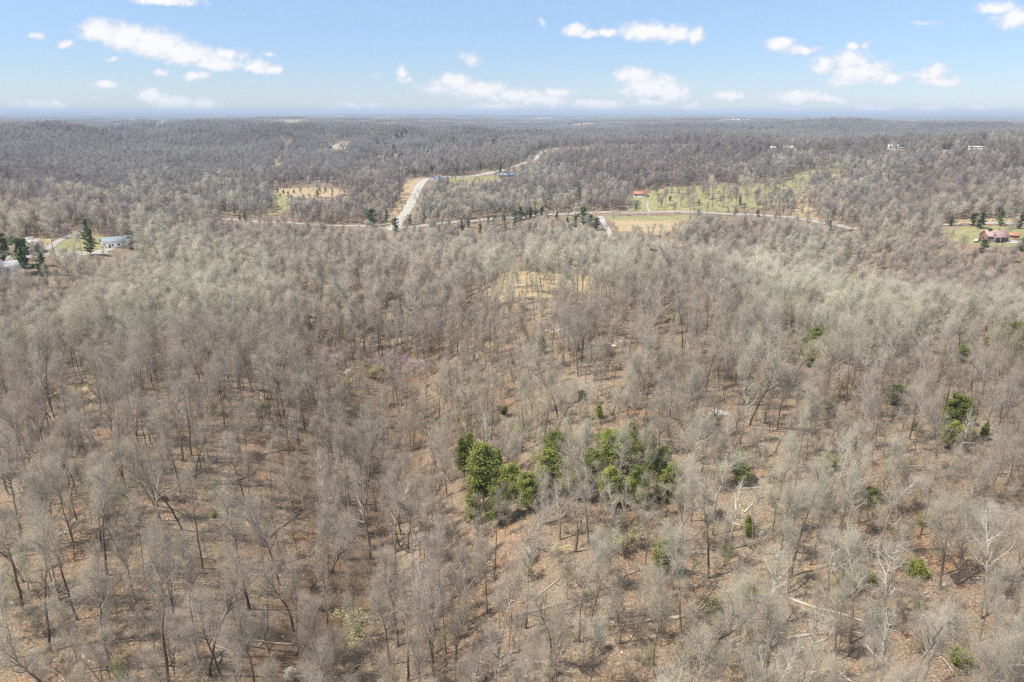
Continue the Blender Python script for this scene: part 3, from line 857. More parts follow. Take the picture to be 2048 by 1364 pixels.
for px, py, yt, k in HAND:
    if py > 1364:
        b = hit(px, py)[0]; hh = 12.5
    else:
        b, hh = height_px(px, py, yt)
    hand.append((b, hh, k))
# evergreens farther off (px, base y, top y, width px, kind)
MIDCED = [(745,454,424,24,1),(773,442,425,13,2),(792,464,441,30,1),(820,450,432,18,1),(848,446,430,14,1),(925,462,444,14,0),(936,456,440,20,1),(975,449,436,12,0),(990,451,436,16,1),(1010,447,432,14,0),(1030,444,425,20,1),
 (1041,440,417,20,0),(1052,437,413,16,2),(1062,435,411,17,0),(1072,433,410,16,2),(1084,430,410,14,0),(1092,433,415,11,0),(1112,441,427,10,0),(1136,449,437,9,0),(1150,456,435,22,1),(1166,452,420,24,1),(1181,456,434,18,1),(1193,461,440,15,1),
 (1060,463,448,15,1),(1030,467,446,13,1),(1105,469,455,10,0),(1148,440,430,8,0),(1272,419,405,8,0),(1340,403,394,8,1),(1013,466,450,12,0),(960,468,452,12,1),(865,462,446,14,1),(898,458,444,10,1),
 (828,356,341,10,2),(910,411,400,9,0),(635,354,338,7,2),(655,366,354,9,0),(865,345,333,8,0),(1000,345,332,9,0),(960,340,330,8,1),(1160,398,388,7,0),
 (556,385,378,5,0),(567,388,380,7,0),(560,393,387,5,0),(577,391,384,8,1),(588,387,380,6,0),(640,382,376,5,0),(652,383,375,7,0),(665,385,378,7,1),(636,395,383,13,1),(608,397,390,7,0),(664,392,386,7,0),(480,442,430,6,0),(470,426,416,7,0),(491,442,429,10,1),(450,421,412,7,0),(415,424,415,6,0),
 (172,484,447,19,2),(182,510,468,28,2),(50,547,490,36,1),(86,548,498,22,2),(97,576,520,22,2),(8,524,476,28,1),(205,422,400,10,1),(17,362,349,11,0),(146,302,296,10,1),(262,500,478,14,1),
 (1945,454,431,17,1),(1959,457,430,21,0),(1998,452,427,20,1),(2036,457,430,20,0),(1975,482,461,17,1),(2042,503,478,22,0),(1965,507,484,17,1),(1660,462,444,9,0),(1900,452,438,12,0),(1515,434,422,9,1),(1530,350,336,9,1)]
_r = random.Random(5)
FARPOLY = [[(700,322),(735,300),(760,285),(800,300),(860,290),(940,284),(1000,282),(1000,298),(930,306),(860,316),(760,328)], [(778,282),(785,266),(815,268),(820,282)], [(1105,252),(1110,243),(1190,243),(1190,252)], [(1480,262),(1485,252),(1550,254),(1550,265)]]
for pg, n_ in zip(FARPOLY, (84, 16, 12, 12)):
    while n_ > 0:
        a_, b_ = _r.uniform(min(q[0] for q in pg), max(q[0] for q in pg)), _r.uniform(min(q[1] for q in pg), max(q[1] for q in pg))
        if in_poly(np.array([a_]), np.array([b_]), pg)[0]:
            MIDCED.append((a_, b_, b_ - _r.uniform(7, 12) * (1 if b_ > 270 else .5), _r.uniform(6, 10) * (1 if b_ > 270 else .6), _r.choice((0, 1, 1)))); n_ -= 1
def open_view(px, py, yt, wpx, keep=.3):
    D = math.hypot(*hit(px, min(py, 1364))[0][:2])
    r_ = slice(max(0, int(yt // 2)), min(682, int(py // 2))), slice(max(0, int((px - wpx * .4) // 2)), max(1, int((px + wpx * .4) // 2 + 1)))
    VIS[r_] = D; KEEP[r_] = keep
for c_ in MIDCED:
    open_view(*c_[:4], .10)
# ------------------------------------------------------------------ cedars and other evergreens
def conifer(seed, h, wid, prof, nb, nl, leaf, bare=.12, droop=0.0, trunk_r=.11, lod=0):
    rs = np.random.RandomState(seed)
    tr = grow(np.array([[0, 0, -.3]]), np.array([[rs.randn() * .03, rs.randn() * .03, 1.]]), np.array([h * .97]), 7, .025, .05, rs)
    A = [(*tubes(tr, np.array([trunk_r]), np.array([.02]), 5, rs), 0)]
    t = bare + (1 - bare) * (rs.rand(nb) ** .9); t.sort()
    f = t * 7; i = np.minimum(f.astype(int), 6); o = tr[0, i] + (tr[0, i + 1] - tr[0, i]) * (f - i)[:, None]
    a = rs.rand(nb) * 6.283
    u = (t - bare) / (1 - bare)
    pr = prof(u) * wid * (.42 + .85 * rs.rand(nb)) * (1 + .22 * np.sin(a * 3 + seed))
    up = .55 - .25 * u + droop
    d = np.stack([np.cos(a), np.sin(a), up + rs.randn(nb) * .15], 1)
    p = grow(o, d, pr, 3, .12, .07, rs)
    A.append((*tubes(p, np.full(nb, .022), np.full(nb, .007), 3, rs), 0))
    s = rs.rand(nb, nl) ** .65
    ff = s * 3; ii = np.minimum(ff.astype(int), 2); m = np.arange(nb)[:, None]
    c = p[m, ii] + (p[m, ii + 1] - p[m, ii]) * (ff - ii)[..., None]
    spread = (.10 + .16 * pr[:, None, None] / wid)
    c = c + rs.randn(nb, nl, 3) * spread
    c = c.reshape(-1, 3); nn = len(c)
    n_dir = unit(rs.randn(nn, 3) * .8 + np.array([0, 0, .8]))
    x = unit(np.cross(n_dir, rs.randn(nn, 3))); y = np.cross(n_dir, x)
    L = leaf * (.6 + .8 * rs.rand(nn))[:, None]
    v = np.stack([c - x * L * .5, c + y * L * .35, c + x * L * .7, c - y * L * .35], 1).reshape(-1, 3)
    fq = np.arange(nn * 4).reshape(-1, 4)
    va, fa = merge([(v_, f_, 0) for v_, f_, _ in A])
    return va, fa, v, fq
PF_CONE = lambda u: (1.02 - u) ** .8 * np.minimum(1, .45 + u * 3)
PF_EGG = lambda u: np.sqrt(np.clip(1 - (u * 1.9 - .8) ** 2 * .75, .06, 1)) * np.where(u > .8, .7, 1)
PF_BUSH = lambda u: np.sqrt(np.clip(1 - u ** 2, .1, 1))
CED = []
for seed, h, wid, pf, nb, nl, leaf, bare, words in [
    (301, 9, 2.0, PF_CONE, 190, 105, .17, .08, 'dense dark green conical cedar'), (302, 10, 2.3, PF_EGG, 190, 100, .17, .15, 'tall ragged olive-green cedar'),
    (303, 9, 1.9, PF_EGG, 150, 95, .17, .2, 'uneven yellow-green topped cedar'), (304, 2.4, 1.1, PF_BUSH, 70, 80, .13, .03, 'low round green cedar bush'),
    (305, 8, 1.6, PF_CONE, 130, 90, .16, .12, 'narrow upright green cedar')]:
    va, fa, v, fq = conifer(seed, h, wid, pf, nb, nl, leaf, bare)
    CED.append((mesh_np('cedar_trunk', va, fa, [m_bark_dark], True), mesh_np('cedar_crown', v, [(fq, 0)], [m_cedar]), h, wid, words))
CFAR = []
for seed, h, wid, pf in [(311, 9, 2.1, PF_CONE), (312, 10, 2.5, PF_EGG), (313, 13, 2.6, PF_CONE)]:
    va, fa, v, fq = conifer(seed, h, wid, pf, 44, 13, .75, .1)
    CFAR.append((mesh_np('cedar_trunk', va, fa, [m_bark_dark], True), mesh_np('cedar_crown', v, [(fq, 0)], [m_pine]), h, wid))
CEDARS = [(968,1015,888,62,2),(930,950,872,44,4),(990,960,895,40,4),(1108,945,862,62,2),(1100,990,900,60,1),(1178,975,900,60,1),(1215,935,858,60,2),(1240,945,858,55,2),(1265,905,843,38,4),(1292,925,862,40,1),
 (1316,960,888,64,1),(1328,1003,922,62,0),(1275,1010,935,60,1),(1225,1010,930,50,1),(1150,1000,930,60,1),(1020,1000,930,50,2),(1060,1020,945,60,1),(950,1050,960,40,4),(1000,1050,960,50,1),(1482,968,897,52,0),(1320,1150,1080,44,2),(1497,1072,1030,26,4),(1680,1140,1107,24,0),
 (1681,1176,1138,24,4),(1700,1180,1160,24,3),(1735,1165,1143,26,3),(1762,1240,1214,24,3),(1830,1150,1120,30,3),(1085,708,667,26,4),(1018,730,700,18,4),(1634,702,654,44,1),
 (1618,735,688,40,2),(1606,710,678,30,1),(1925,684,650,30,0),(2008,722,640,58,1),(2045,735,650,50,1),(1970,705,672,30,2),(1920,728,688,46,1),(1886,770,748,22,3),(1790,826,766,56,2),(1905,880,790,56,1),(1925,850,795,40,4),(1895,900,840,40,2),
 (1965,880,845,24,4),(1826,862,836,24,4),(1528,785,748,22,4),(1740,700,682,18,3),(1820,720,690,20,4),(792,632,618,14,4),(778,632,616,12,4),(1199,838,806,24,4),(1008,836,812,26,2),(1165,800,780,20,3),(430,1036,1020,14,3),(246,1368,1346,20,3),
 (1545,965,948,14,3),(1558,968,955,12,3),(1500,1200,1172,26,3),(1430,1240,1200,30,3),(1920,1330,1300,30,3),(1850,1050,1030,26,3),(940,900,868,40,2),(1735,1010,975,30,3),(1660,940,905,24,2),(1345,640,625,14,3),(1135,560,548,10,3),(1950,640,610,24,2),(1570,690,668,26,4),(1655,830,800,30,2)]
trees_c = []
def place_pair(name, pair_a, pair_b, loc, rz, sc, sxy, group, cat, an='trunk', bn='crown'):
    t = empty(name, loc, rz, category=cat, group=group)
    t.scale = (sxy, sxy, sc)
    add_obj(an, pair_a, t); add_obj(bn, pair_b, t)
    return t
for px, py, yt, wpx, k in CEDARS:
    open_view(px, py, yt, wpx, .22 if 1020 < px < 1400 else .4)
    b, hh = height_px(px, min(py, 1364), yt)
    D = math.hypot(b[0], b[1], CAM_Z - b[2])
    ta, tb, h0, w0, words = CED[k]
    sz = hh / h0; sx = (wpx / 2 / F * D * 1.12) / w0
    sx = min(max(sx, sz * .55), sz * 1.6)
    t = place_pair('cedar_tree', ta, tb, b, random.random() * 6.28, sz, sx, 'evergreen cedars scattered through the bare wood', 'cedar tree')
    say(t, words, b); trees_c.append((b[0], b[1], sx * w0))

LMF = [(815,430,'the long white gravel road'),(1062,430,'the evergreen clump by the road'),(610,388,'the straw clearing'),(90,500,'the gravel yard'),(1985,470,'the pink-roofed farmhouse'),
 (1280,390,'the red-roofed barn'),(875,355,'the blue-roofed house'),(1175,445,'the short white driveway'),(828,350,'the road junction hilltop'),(480,435,'the western road bend'),(720,315,'the far slope'),(800,275,'the far valley head'),
 (900,300,'the distant cedar slope'),(970,292,'the faint far valley'),(1150,248,'the hazy central ridge'),(1515,258,'the hazy right-hand ridge'),(1660,450,'the road fading right'),(1530,345,'the upper green pasture'),(146,300,'the big far hill'),(17,358,'the left frame edge')]
for px, py, yt, wpx, k in MIDCED:
    b, hh = height_px(px, py, yt)
    D = math.hypot(b[0], b[1], CAM_Z - b[2]); ta, tb, h0, w0 = CFAR[k]
    hh = min(max(hh * 1.3, 3.0), 17)
    sz = hh / h0; sx = min(max((wpx * 1.15 / 2 / F * D) / w0, sz * .5), sz * 1.5)
    t = place_pair('cedar_tree', ta, tb, b, random.random() * 6.28, sz, sx, 'dark evergreens of the middle distance', 'evergreen tree')
    say(t, ('dark narrow evergreen', 'ragged dull green cedar', 'tall dark conifer')[k], b, LMF)

# ------------------------------------------------------------------ flowering understory trees
def flower_tree(seed, mat, per, size, **kw):
    A, B = tree_geo(seed, nsub=4, ntw=5, ntip=2, **kw)
    v, f, m = blossom(B, seed, per, size)
    va, fa = merge([(v_, f_, 0) for v_, f_, _ in A]); vb, fb = merge([(v_, f_, 0) for v_, f_, _ in B] + [(v, f, 1)])
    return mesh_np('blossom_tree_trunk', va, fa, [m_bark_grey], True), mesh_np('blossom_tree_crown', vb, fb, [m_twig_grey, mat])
FL = {'redbud_tree': flower_tree(401, m_pink, 950, .07, h=6, fork=3, fork_h=.15, nl=14, limb=2.4, r=.06), 'white_dogwood': flower_tree(402, m_white, 1800, .09, h=5, nl=14, limb=2.4, first=.25, r=.06),
      'budding_tree': flower_tree(403, m_bud, 2300, .085, h=6, fork=3, fork_h=.12, nl=16, limb=2.3, r=.06)}
FW = {'redbud_tree': ('redbud in purple-pink blossom', 'redbuds in purple blossom', 'flowering tree'), 'white_dogwood': ('small tree speckled with whitish blossom', 'small whitish blossoming trees', 'flowering tree'),
      'budding_tree': ('shrubby tree in fresh yellow-green leaf', 'small trees coming into yellow-green leaf', 'budding tree')}
FLOWERS = [('redbud_tree',642,726,700,44),('redbud_tree',672,738,714,44),('redbud_tree',760,742,716,36),('redbud_tree',805,748,722,60),('redbud_tree',830,752,724,50),('redbud_tree',790,765,738,40),('redbud_tree',862,750,728,36),('redbud_tree',840,865,845,30),
 ('redbud_tree',642,668,648,20),('redbud_tree',690,716,704,24),('redbud_tree',1875,668,648,20),('redbud_tree',820,860,842,26),('budding_tree',745,758,734,44),('budding_tree',776,756,728,26),('budding_tree',690,786,752,36),('white_dogwood',700,756,744,26),
 ('budding_tree',706,1300,1240,78),('budding_tree',1245,1110,1060,50),('white_dogwood',1060,1125,1105,44),('budding_tree',1022,540,514,40),('budding_tree',937,584,566,22),('white_dogwood',1260,612,596,24),('white_dogwood',1410,590,562,26),('budding_tree',1348,650,628,26),
 ('white_dogwood',1420,850,828,40),('white_dogwood',1046,620,604,20),('budding_tree',130,600,585,26),('budding_tree',950,620,600,20),('white_dogwood',1530,850,826,26),('white_dogwood',520,812,795,30),('budding_tree',510,820,796,24),
 ('budding_tree',168,806,770,40),('budding_tree',1650,946,912,36),('white_dogwood',1205,1300,1270,30),('redbud_tree',1347,482,474,12),('redbud_tree',132,470,445,26),('budding_tree',148,456,440,14),('white_dogwood',580,1364,1345,40),('budding_tree',1120,1110,1090,30)]
for nm, px, py, yt, wpx in FLOWERS:
    open_view(px, py, yt, wpx, .3)
    b, hh = height_px(px, py, yt)
    D = math.hypot(b[0], b[1], CAM_Z - b[2]); h0 = 5 if nm == 'white_dogwood' else 6
    sx = min(max(wpx / 2 / F * D / 2.3, .35), 2.2); sz = max(hh / h0, sx * .55)
    ta, tb = FL[nm]; w_, g_, c_ = FW[nm]
    t = place_pair(nm, ta, tb, b, random.random() * 6.28, sz, sx, g_, c_)
    say(t, w_, b); trees_c.append((b[0], b[1], sx * 2))

# ------------------------------------------------------------------ fallen wood
LOGS = [(391,951,452,934),(425,1039,462,1034),(540,1073,632,992),(537,1141,605,1111),(462,1070,513,1070),(490,1046,544,1090),(88,1196,146,1179),(204,1213,255,1206),(85,1342,129,1349),(163,1345,248,1340),(439,1325,469,1281),
 (1036,1207,1076,1207),(1282,1202,1345,1248),(913,1145,1000,1142),(1484,1164,1524,1165),(1371,1213,1438,1202),(1487,1022,1534,983),(1647,1077,1783,1118),(1690,1085,1780,1105),(1480,1163,1572,1169),(1453,1281,1538,1274),(1871,1301,1932,1362),
 (1769,910,1858,914),(1558,1009,1592,1019),(1695,787,1770,801),(1693,798,1722,811),(1768,908,1818,916),(1537,906,1578,929),(1299,767,1340,764),(1247,787,1317,790),(1317,702,1352,704),(766,725,810,711),(1050,1323,1140,1352),
 (330,1190,372,1176),(700,830,742,826),(655,905,700,912),(860,1215,905,1205),(1180,1240,1225,1262),(1600,1220,1660,1236),(1980,930,2030,945),(1850,1190,1900,1180),(260,1045,300,1038),(920,720,960,728),(1130,640,1160,642),(590,860,630,868)]
for (xa, ya, xb, yb) in LOGS:
    open_view((xa + xb) / 2, max(ya, yb) + 3, min(ya, yb) - 3, abs(xb - xa) + 6, .45)
for q_ in [(175,1208,1188,60),(590,1048,1028,60),(1735,1106,1086,60),(1815,943,923,60),(795,798,778,60),(1235,738,718,40),(1225,691,680,40),(1105,665,654,30),(1428,831,820,30),(794,428,404,6),(1999,452,430,6),(135,522,517,10),(126,531,526,10)]:
    open_view(q_[0], q_[1], q_[2], q_[3], .3)
# ------------------------------------------------------------------ the 300 bare trees that show largest, each a thing
clr = np.array([(b[0], b[1], 2.3) for b, _, _ in hand] + [(x, y, max(1.2, w * .9)) for x, y, w in trees_c])
d = np.full(len(x1), 99.0)
for cx_, cy_, cr_ in clr:
    d = np.minimum(d, np.hypot(x1 - cx_, y1 - cy_) - cr_)
# also keep the big cedars and blossom from being buried by what stands before them
z1 = ground_z(x1, y1)
u1, v1 = to_px(x1, y1, z1 + 7)
hide = np.zeros(len(x1), bool)
for cx_, cy_, cr_ in clr[len(hand):]:
    cu, cv = to_px(cx_, cy_, float(ground_z(cx_, cy_)) + 5); cD = math.hypot(cx_, cy_)
    hide |= (np.abs(u1 - cu) < 34 * 130 / cD) & (np.hypot(x1, y1) < cD) & (v1 - cv > -30) & (v1 - cv < 60 * 130 / cD)
m = (d > .8) & ~(hide & (rs.rand(len(x1)) < .62))
x1, y1, z1 = x1[m], y1[m], z1[m]
side = x1 / np.hypot(x1, y1)
rr_ = rs.rand(len(x1))
pk = np.zeros(len(x1), int)
# kinds: darker poles to the left, paler limbs to the right, as the slopes have them
wl = np.array([1.8, 1.2, 1.5, .6, .10, .7, 1.2, .6, .12, 2.4, .6, 1.0, 1.0, 1.0, .04]); wr = np.array([1.2, 1.2, .5, 1.0, 1.0, 1.2, .4, 1.3, .8, .7, 1.0, .9, 1.1, 1.2, .06])
for i in range(len(x1)):
    f = np.clip(.5 + side[i] * 1.4 + .2 * math.sin(x1[i] * .04), 0, 1); w = wl * (1 - f) + wr * f; w /= w.sum()
    pk[i] = np.searchsorted(np.cumsum(w), rr_[i])
pk = np.minimum(pk, len(NEAR) - 1)
sc1 = np.clip(rs.normal(.98, .15, len(x1)), .6, 1.35)
HP = np.array([k_[3]['h'] for k_ in NEAR], float)
keep = keep_open(x1, y1, z1, HP[pk] * sc1, 2.2)
m = rs.rand(len(x1)) < keep
x1, y1, z1, pk, sc1 = x1[m], y1[m], z1[m], pk[m], sc1[m]
D1 = np.sqrt(x1 ** 2 + y1 ** 2 + (CAM_Z - z1) ** 2)
uu, vv = to_px(x1, y1, z1 + 6)
inview = (uu > -20) & (uu < 2068) & (vv > 200) & (vv < 1400)
order = np.argsort(np.where(inview, D1 / sc1, 1e6))
nfirst = 300 - len(hand)
chosen = order[:nfirst]; rest = order[nfirst:]
GB = 'leafless hardwoods on the near hillside'
def place_tree(b, k, sc, sxy, rz):
    ta, tb, words, bark, kw = protos[k]
    t = place_pair('bare_tree' if bark != 'dead' else 'dead_tree', ta, tb, b, rz, sc, sxy, GB if bark != 'dead' else 'dead trees on the near hillside', 'tree')
    say(t, words, b)
for b, hh, k in hand:
    sz = hh / NEAR[k][3]['h']; sz = min(max(sz, .55), 1.5)
    place_tree(b, k, sz, sz * .9, random.random() * 6.28)
for i in chosen:
    place_tree((x1[i], y1[i], z1[i]), int(pk[i]), float(sc1[i]), float(sc1[i] * rs.uniform(.72, 1.0)), rs.rand() * 6.28)

# ------------------------------------------------------------------ everything past those: forest as stuff
proto_col = bpy.data.collections.new('tree_models')      # not linked to the scene: only the geometry nodes read it
def scatter_obj(name, xyz, rz, sc, idx, meshes, label=None, tilt=None):
    me = bpy.data.meshes.new(name); n = len(xyz)
    me.vertices.add(n); me.vertices.foreach_set('co', np.asarray(xyz, np.float32).ravel())
    rot = np.zeros((n, 3), np.float32); rot[:, 2] = rz
    if tilt is not None: rot[:, :2] = tilt
    for nm_, ty, dat in (('rot', 'FLOAT_VECTOR', rot.ravel()), ('sca', 'FLOAT_VECTOR', np.asarray(sc, np.float32).reshape(-1)), ('idx', 'INT', np.asarray(idx, np.int32))):
        a = me.attributes.new(nm_, ty, 'POINT'); a.data.foreach_set('vector' if ty == 'FLOAT_VECTOR' else 'value', dat)
    me.update()
    c = bpy.data.collections.new(name + '_models')
    for k, mm in enumerate(meshes):
        o = bpy.data.objects.new(f'{name}_model_{k:03d}', mm); c.objects.link(o)
    ob = add_obj(name, me, None, kind='stuff')
    if label: ob['label'] = label
    g = bpy.data.node_groups.new(name, 'GeometryNodeTree')
    g.interface.new_socket('Geometry', in_out='INPUT', socket_type='NodeSocketGeometry'); g.interface.new_socket('Geometry', in_out='OUTPUT', socket_type='NodeSocketGeometry')
    gi = g.nodes.new('NodeGroupInput'); go = g.nodes.new('NodeGroupOutput')
    ip = g.nodes.new('GeometryNodeInstanceOnPoints'); ci = g.nodes.new('GeometryNodeCollectionInfo')
    ci.inputs['Collection'].default_value = c; ci.inputs['Separate Children'].default_value = True; ci.inputs['Reset Children'].default_value = True
    ip.inputs['Pick Instance'].default_value = True
    def na_(nm_, ty):
        a = g.nodes.new('GeometryNodeInputNamedAttribute'); a.data_type = ty; a.inputs['Name'].default_value = nm_
        return [s for s in a.outputs if s.enabled and s.name == 'Attribute'][0]
    er = g.nodes.new('FunctionNodeEulerToRotation')
    g.links.new(na_('rot', 'FLOAT_VECTOR'), er.inputs[0]); g.links.new(er.outputs[0], ip.inputs['Rotation'])
    g.links.new(na_('sca', 'FLOAT_VECTOR'), ip.inputs['Scale']); g.links.new(na_('idx', 'INT'), ip.inputs['Instance Index'])
    g.links.new(gi.outputs[0], ip.inputs['Points']); g.links.new(ci.outputs[0], ip.inputs['Instance']); g.links.new(ip.outputs[0], go.inputs[0])
    md = ob.modifiers.new('scatter', 'NODES'); md.node_group = g
    return ob
def s3(s, k=1.0, rs_=rs):
    return np.stack([s * k, s * k, s], 1)
XYZ, RZ, SC, IX = [], [], [], []
def push(xyz, rz, sc, ix):
    XYZ.append(xyz); RZ.append(rz); SC.append(sc); IX.append(ix)
models = [a for p_ in protos for a in p_[:2]]
nP = len(protos)
r_ = rest[D1[rest] < 240]
xyz = np.stack([x1[r_], y1[r_], z1[r_]], 1); rz = rs.rand(len(r_)) * 6.28
push(xyz, rz, s3(sc1[r_], .86), pk[r_] * 2); push(xyz, rz, s3(sc1[r_], .86), pk[r_] * 2 + 1)
r_ = rest[D1[rest] >= 240]
push(np.stack([x1[r_], y1[r_], z1[r_]], 1), rs.rand(len(r_)) * 6.28, s3(sc1[r_]), 2 * nP + pk[r_])
models += MIDS + MIDW
x2, y2 = scatter(350, 1000, 4.0, AZM, rs)
p = density(x2, y2) * np.clip(.85 + .4 * vnoise(x2, y2, 80, 31), .35, 1)
m = rs.rand(len(x2)) < p; x2, y2 = x2[m], y2[m]; z2 = ground_z(x2, y2); s2 = np.clip(rs.normal(.92, .16, len(x2)), .5, 1.3)
w_ = np.array([1, 1, .5, 1, .35, 1.6, .5, 1.4, .35, .4, 1, .8, 2.4, 2.4]); kk = rs.choice(nP - 1, len(x2), p=w_ / w_.sum())
m = rs.rand(len(x2)) < keep_open(x2, y2, z2, HP[kk] * s2, 2.4); x2, y2, z2, s2, kk = x2[m], y2[m], z2[m], s2[m], kk[m]
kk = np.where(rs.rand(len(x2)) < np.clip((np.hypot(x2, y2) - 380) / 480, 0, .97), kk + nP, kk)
push(np.stack([x2, y2, z2], 1), rs.rand(len(x2)) * 6.28, s3(s2, 1.1), 2 * nP + kk)
x3, y3 = scatter(1000, 2700, 7.0, R(40), rs)
m = rs.rand(len(x3)) < density(x3, y3) * .95; x3, y3 = x3[m], y3[m]; z3 = ground_z(x3, y3); s3_ = np.clip(rs.normal(1.0, .18, len(x3)), .5, 1.4)
m = rs.rand(len(x3)) < keep_open(x3, y3, z3, 14 * s3_, 3); x3, y3, z3, s3_ = x3[m], y3[m], z3[m], s3_[m]
push(np.stack([x3, y3, z3], 1), rs.rand(len(x3)) * 6.28, s3(s3_, 1.25), 4 * nP + rs.choice(len(FARS), len(x3)))
models += FARS
x4, y4 = scatter(2700, 7000, 50, R(39), rs)
ff = (vnoise(x4, y4, 900, 11) > np.where(np.hypot(x4, y4) > 5000, .36, .5)) & (np.hypot(x4, y4) > 3200)
m = (rs.rand(len(x4)) < density(x4, y4)) & ~ff; x4, y4 = x4[m], y4[m]; z4 = ground_z(x4, y4)
m = rs.rand(len(x4)) < keep_open(x4, y4, z4, 12, 30); x4, y4, z4 = x4[m], y4[m], z4[m]
push(np.stack([x4, y4, z4], 1), rs.rand(len(x4)) * 6.28, s3(rs.uniform(.85, 1.15, len(x4))), 4 * nP + len(FARS) + rs.choice(5, len(x4)))
x5, y5 = scatter(7000, 20000, 125, R(38), rs)
m = ~(vnoise(x5, y5, 900, 11) > .36); x5, y5 = x5[m], y5[m]; z5 = ground_z(x5, y5)
push(np.stack([x5, y5, z5], 1), rs.rand(len(x5)) * 6.28, np.stack([np.full(len(x5), 2.4)] * 2 + [rs.uniform(1.0, 1.5, len(x5))], 1), 4 * nP + len(FARS) + rs.choice(5, len(x5)))
models += PATCH
print('forest instances', sum(map(len, XYZ)), [len(a) for a in (x1, x2, x3, x4, x5)], 'model tris', sum(len(m_.polygons) for m_ in models))
scatter_obj('forest', np.concatenate(XYZ), np.concatenate(RZ), np.concatenate(SC), np.concatenate(IX), models, 'leafless hardwood forest covering the slopes, valleys and far ridges')

# undergrowth
xs, ys = scatter(22, 330, 2.7, AZM, rs)
p = density(xs, ys) * np.clip(.62 + .75 * vnoise(xs, ys, 38, 41), .15, .95)
m = rs.rand(len(xs)) < p; xs, ys = xs[m], ys[m]; zs = ground_z(xs, ys)
ss = rs.uniform(.6, 1.25, len(xs))
scatter_obj('undergrowth', np.stack([xs, ys, zs], 1), rs.rand(len(xs)) * 6.28, s3(ss), rs.choice(len(SAPS), len(xs), p=[.25, .2, .24, .18, .08, .05]), SAPS, 'brown leafless saplings and brush between the trees', tilt=rs.randn(len(xs), 2) * .08)
print('saplings', len(xs), 'sap tris', sum(len(m_.polygons) for m_ in SAPS))
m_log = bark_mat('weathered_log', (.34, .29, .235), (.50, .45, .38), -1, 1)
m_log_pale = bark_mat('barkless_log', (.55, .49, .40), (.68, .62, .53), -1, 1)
rl = np.random.RandomState(9)
EXTRA = []
while len(EXTRA) < 85:
    q_ = math.exp(rl.uniform(math.log(58), math.log(240))); a_ = rl.uniform(-.62, .62); L_ = rl.uniform(4, 13); g_ = rl.normal(.45, .5) + (math.pi if rl.rand() < .4 else 0)
    xa_, ya_ = q_ * math.sin(a_), q_ * math.cos(a_)
    EXTRA.append((xa_, ya_, xa_ + L_ * math.cos(g_), ya_ + L_ * math.sin(g_)))
for i, (xa, ya, xb, yb) in enumerate(LOGS + EXTRA):
    if i < len(LOGS):
        a, b = at(xa, ya), at(xb, yb)
    else:
        a = Vector((xa, ya, float(ground_z(xa, ya)))); b = Vector((xb, yb, float(ground_z(xb, yb))))
    d = b - a; L = d.length
    if L > 17: d *= 17 / L; L = 17
    pale = i in (16, 21, 24, 25, 32, 11) or (i > 45 and i % 4 == 0)
    K = 6; t = np.linspace(0, 1, K + 1)[:, None]
    path = np.array(d)[None] * t; path[:, :2] += np.cumsum(rl.randn(K + 1, 2) * .2, 0) - 0
    path[:, 2] = ground_z(path[:, 0] + a.x, path[:, 1] + a.y) - a.z + .12
    r0 = .09 + .010 * L
    v, f = tubes(path[None], np.array([r0]), np.array([r0 * .35]), 7, rl)
    caps = [(np.array([[6, 5, 4, 3, 2, 1, 0]]), 0)]
    root = empty('fallen_log', a, 0, category='log', group='fallen trunks lying on the leaf litter')
    add_obj('trunk', mesh_np('fallen_log_trunk', v, [(f, 0)] + caps, [m_log_pale if pale else m_log], True), root)
    o, dd, tt, rr = child(path[None], np.array([r0]), 7, .35, .97, 25, 60, rl)
    dd[:, 2] = np.abs(dd[:, 2]) * .6 + .05
    br = grow(o, dd, rl.uniform(.8, 2.6, 7), 3, .18, .0, rl)
    v1_, f1_ = tubes(br, rr * .45, rr * .1, 4, rl)
    o, dd, tt, rr = child(br, rr * .4, 4, .2, .98, 25, 60, rl)
    v2_, f2_ = spikes(o, dd, rl.uniform(.4, 1.3, len(o)), np.full(len(o), .022), rl)
    vv_, ff_ = merge([(v1_, f1_, 0), (v2_, f2_, 0)])
    add_obj('branches', mesh_np('fallen_log_branches', vv_, ff_, [m_log_pale if pale else m_log]), root)
    if rl.rand() < 0: pass
    say(root, 'bleached fallen log with snapped branches' if pale else ('long fallen grey trunk on brown leaves' if L > 9 else 'short fallen grey trunk on brown leaves'), a)
def limb_mesh(seed, L):
    r = np.random.RandomState(seed)
    p_ = grow(np.zeros((1, 3)), np.array([[1., 0, .08]]), np.array([L]), 6, .07, 0, r)
    v, f = tubes(p_, np.array([.09]), np.array([.03]), 5, r)
    o, dd, tt, rr = child(p_, np.array([.08]), 7, .3, .98, 20, 50, r)
    br = grow(o, dd, r.uniform(.7, 1.8, 7), 2, .15, 0, r)
    v1_, f1_ = tubes(br, np.full(7, .035), np.full(7, .012), 3, r)
    o, dd, tt, rr = child(br, np.full(7, .03), 4, .2, 1, 20, 50, r)
    v2_, f2_ = spikes(o, dd, r.uniform(.4, 1., len(o)), np.full(len(o), .014), r)
    v, f = merge([(v, f, 0), (v1_, f1_, 0), (v2_, f2_, 0)])
    return mesh_np('fallen_limb', v, f, [m_log])
LIMBS = [limb_mesh(500 + i, L) for i, L in enumerate((4.5, 5.5, 3.5, 6.5))]
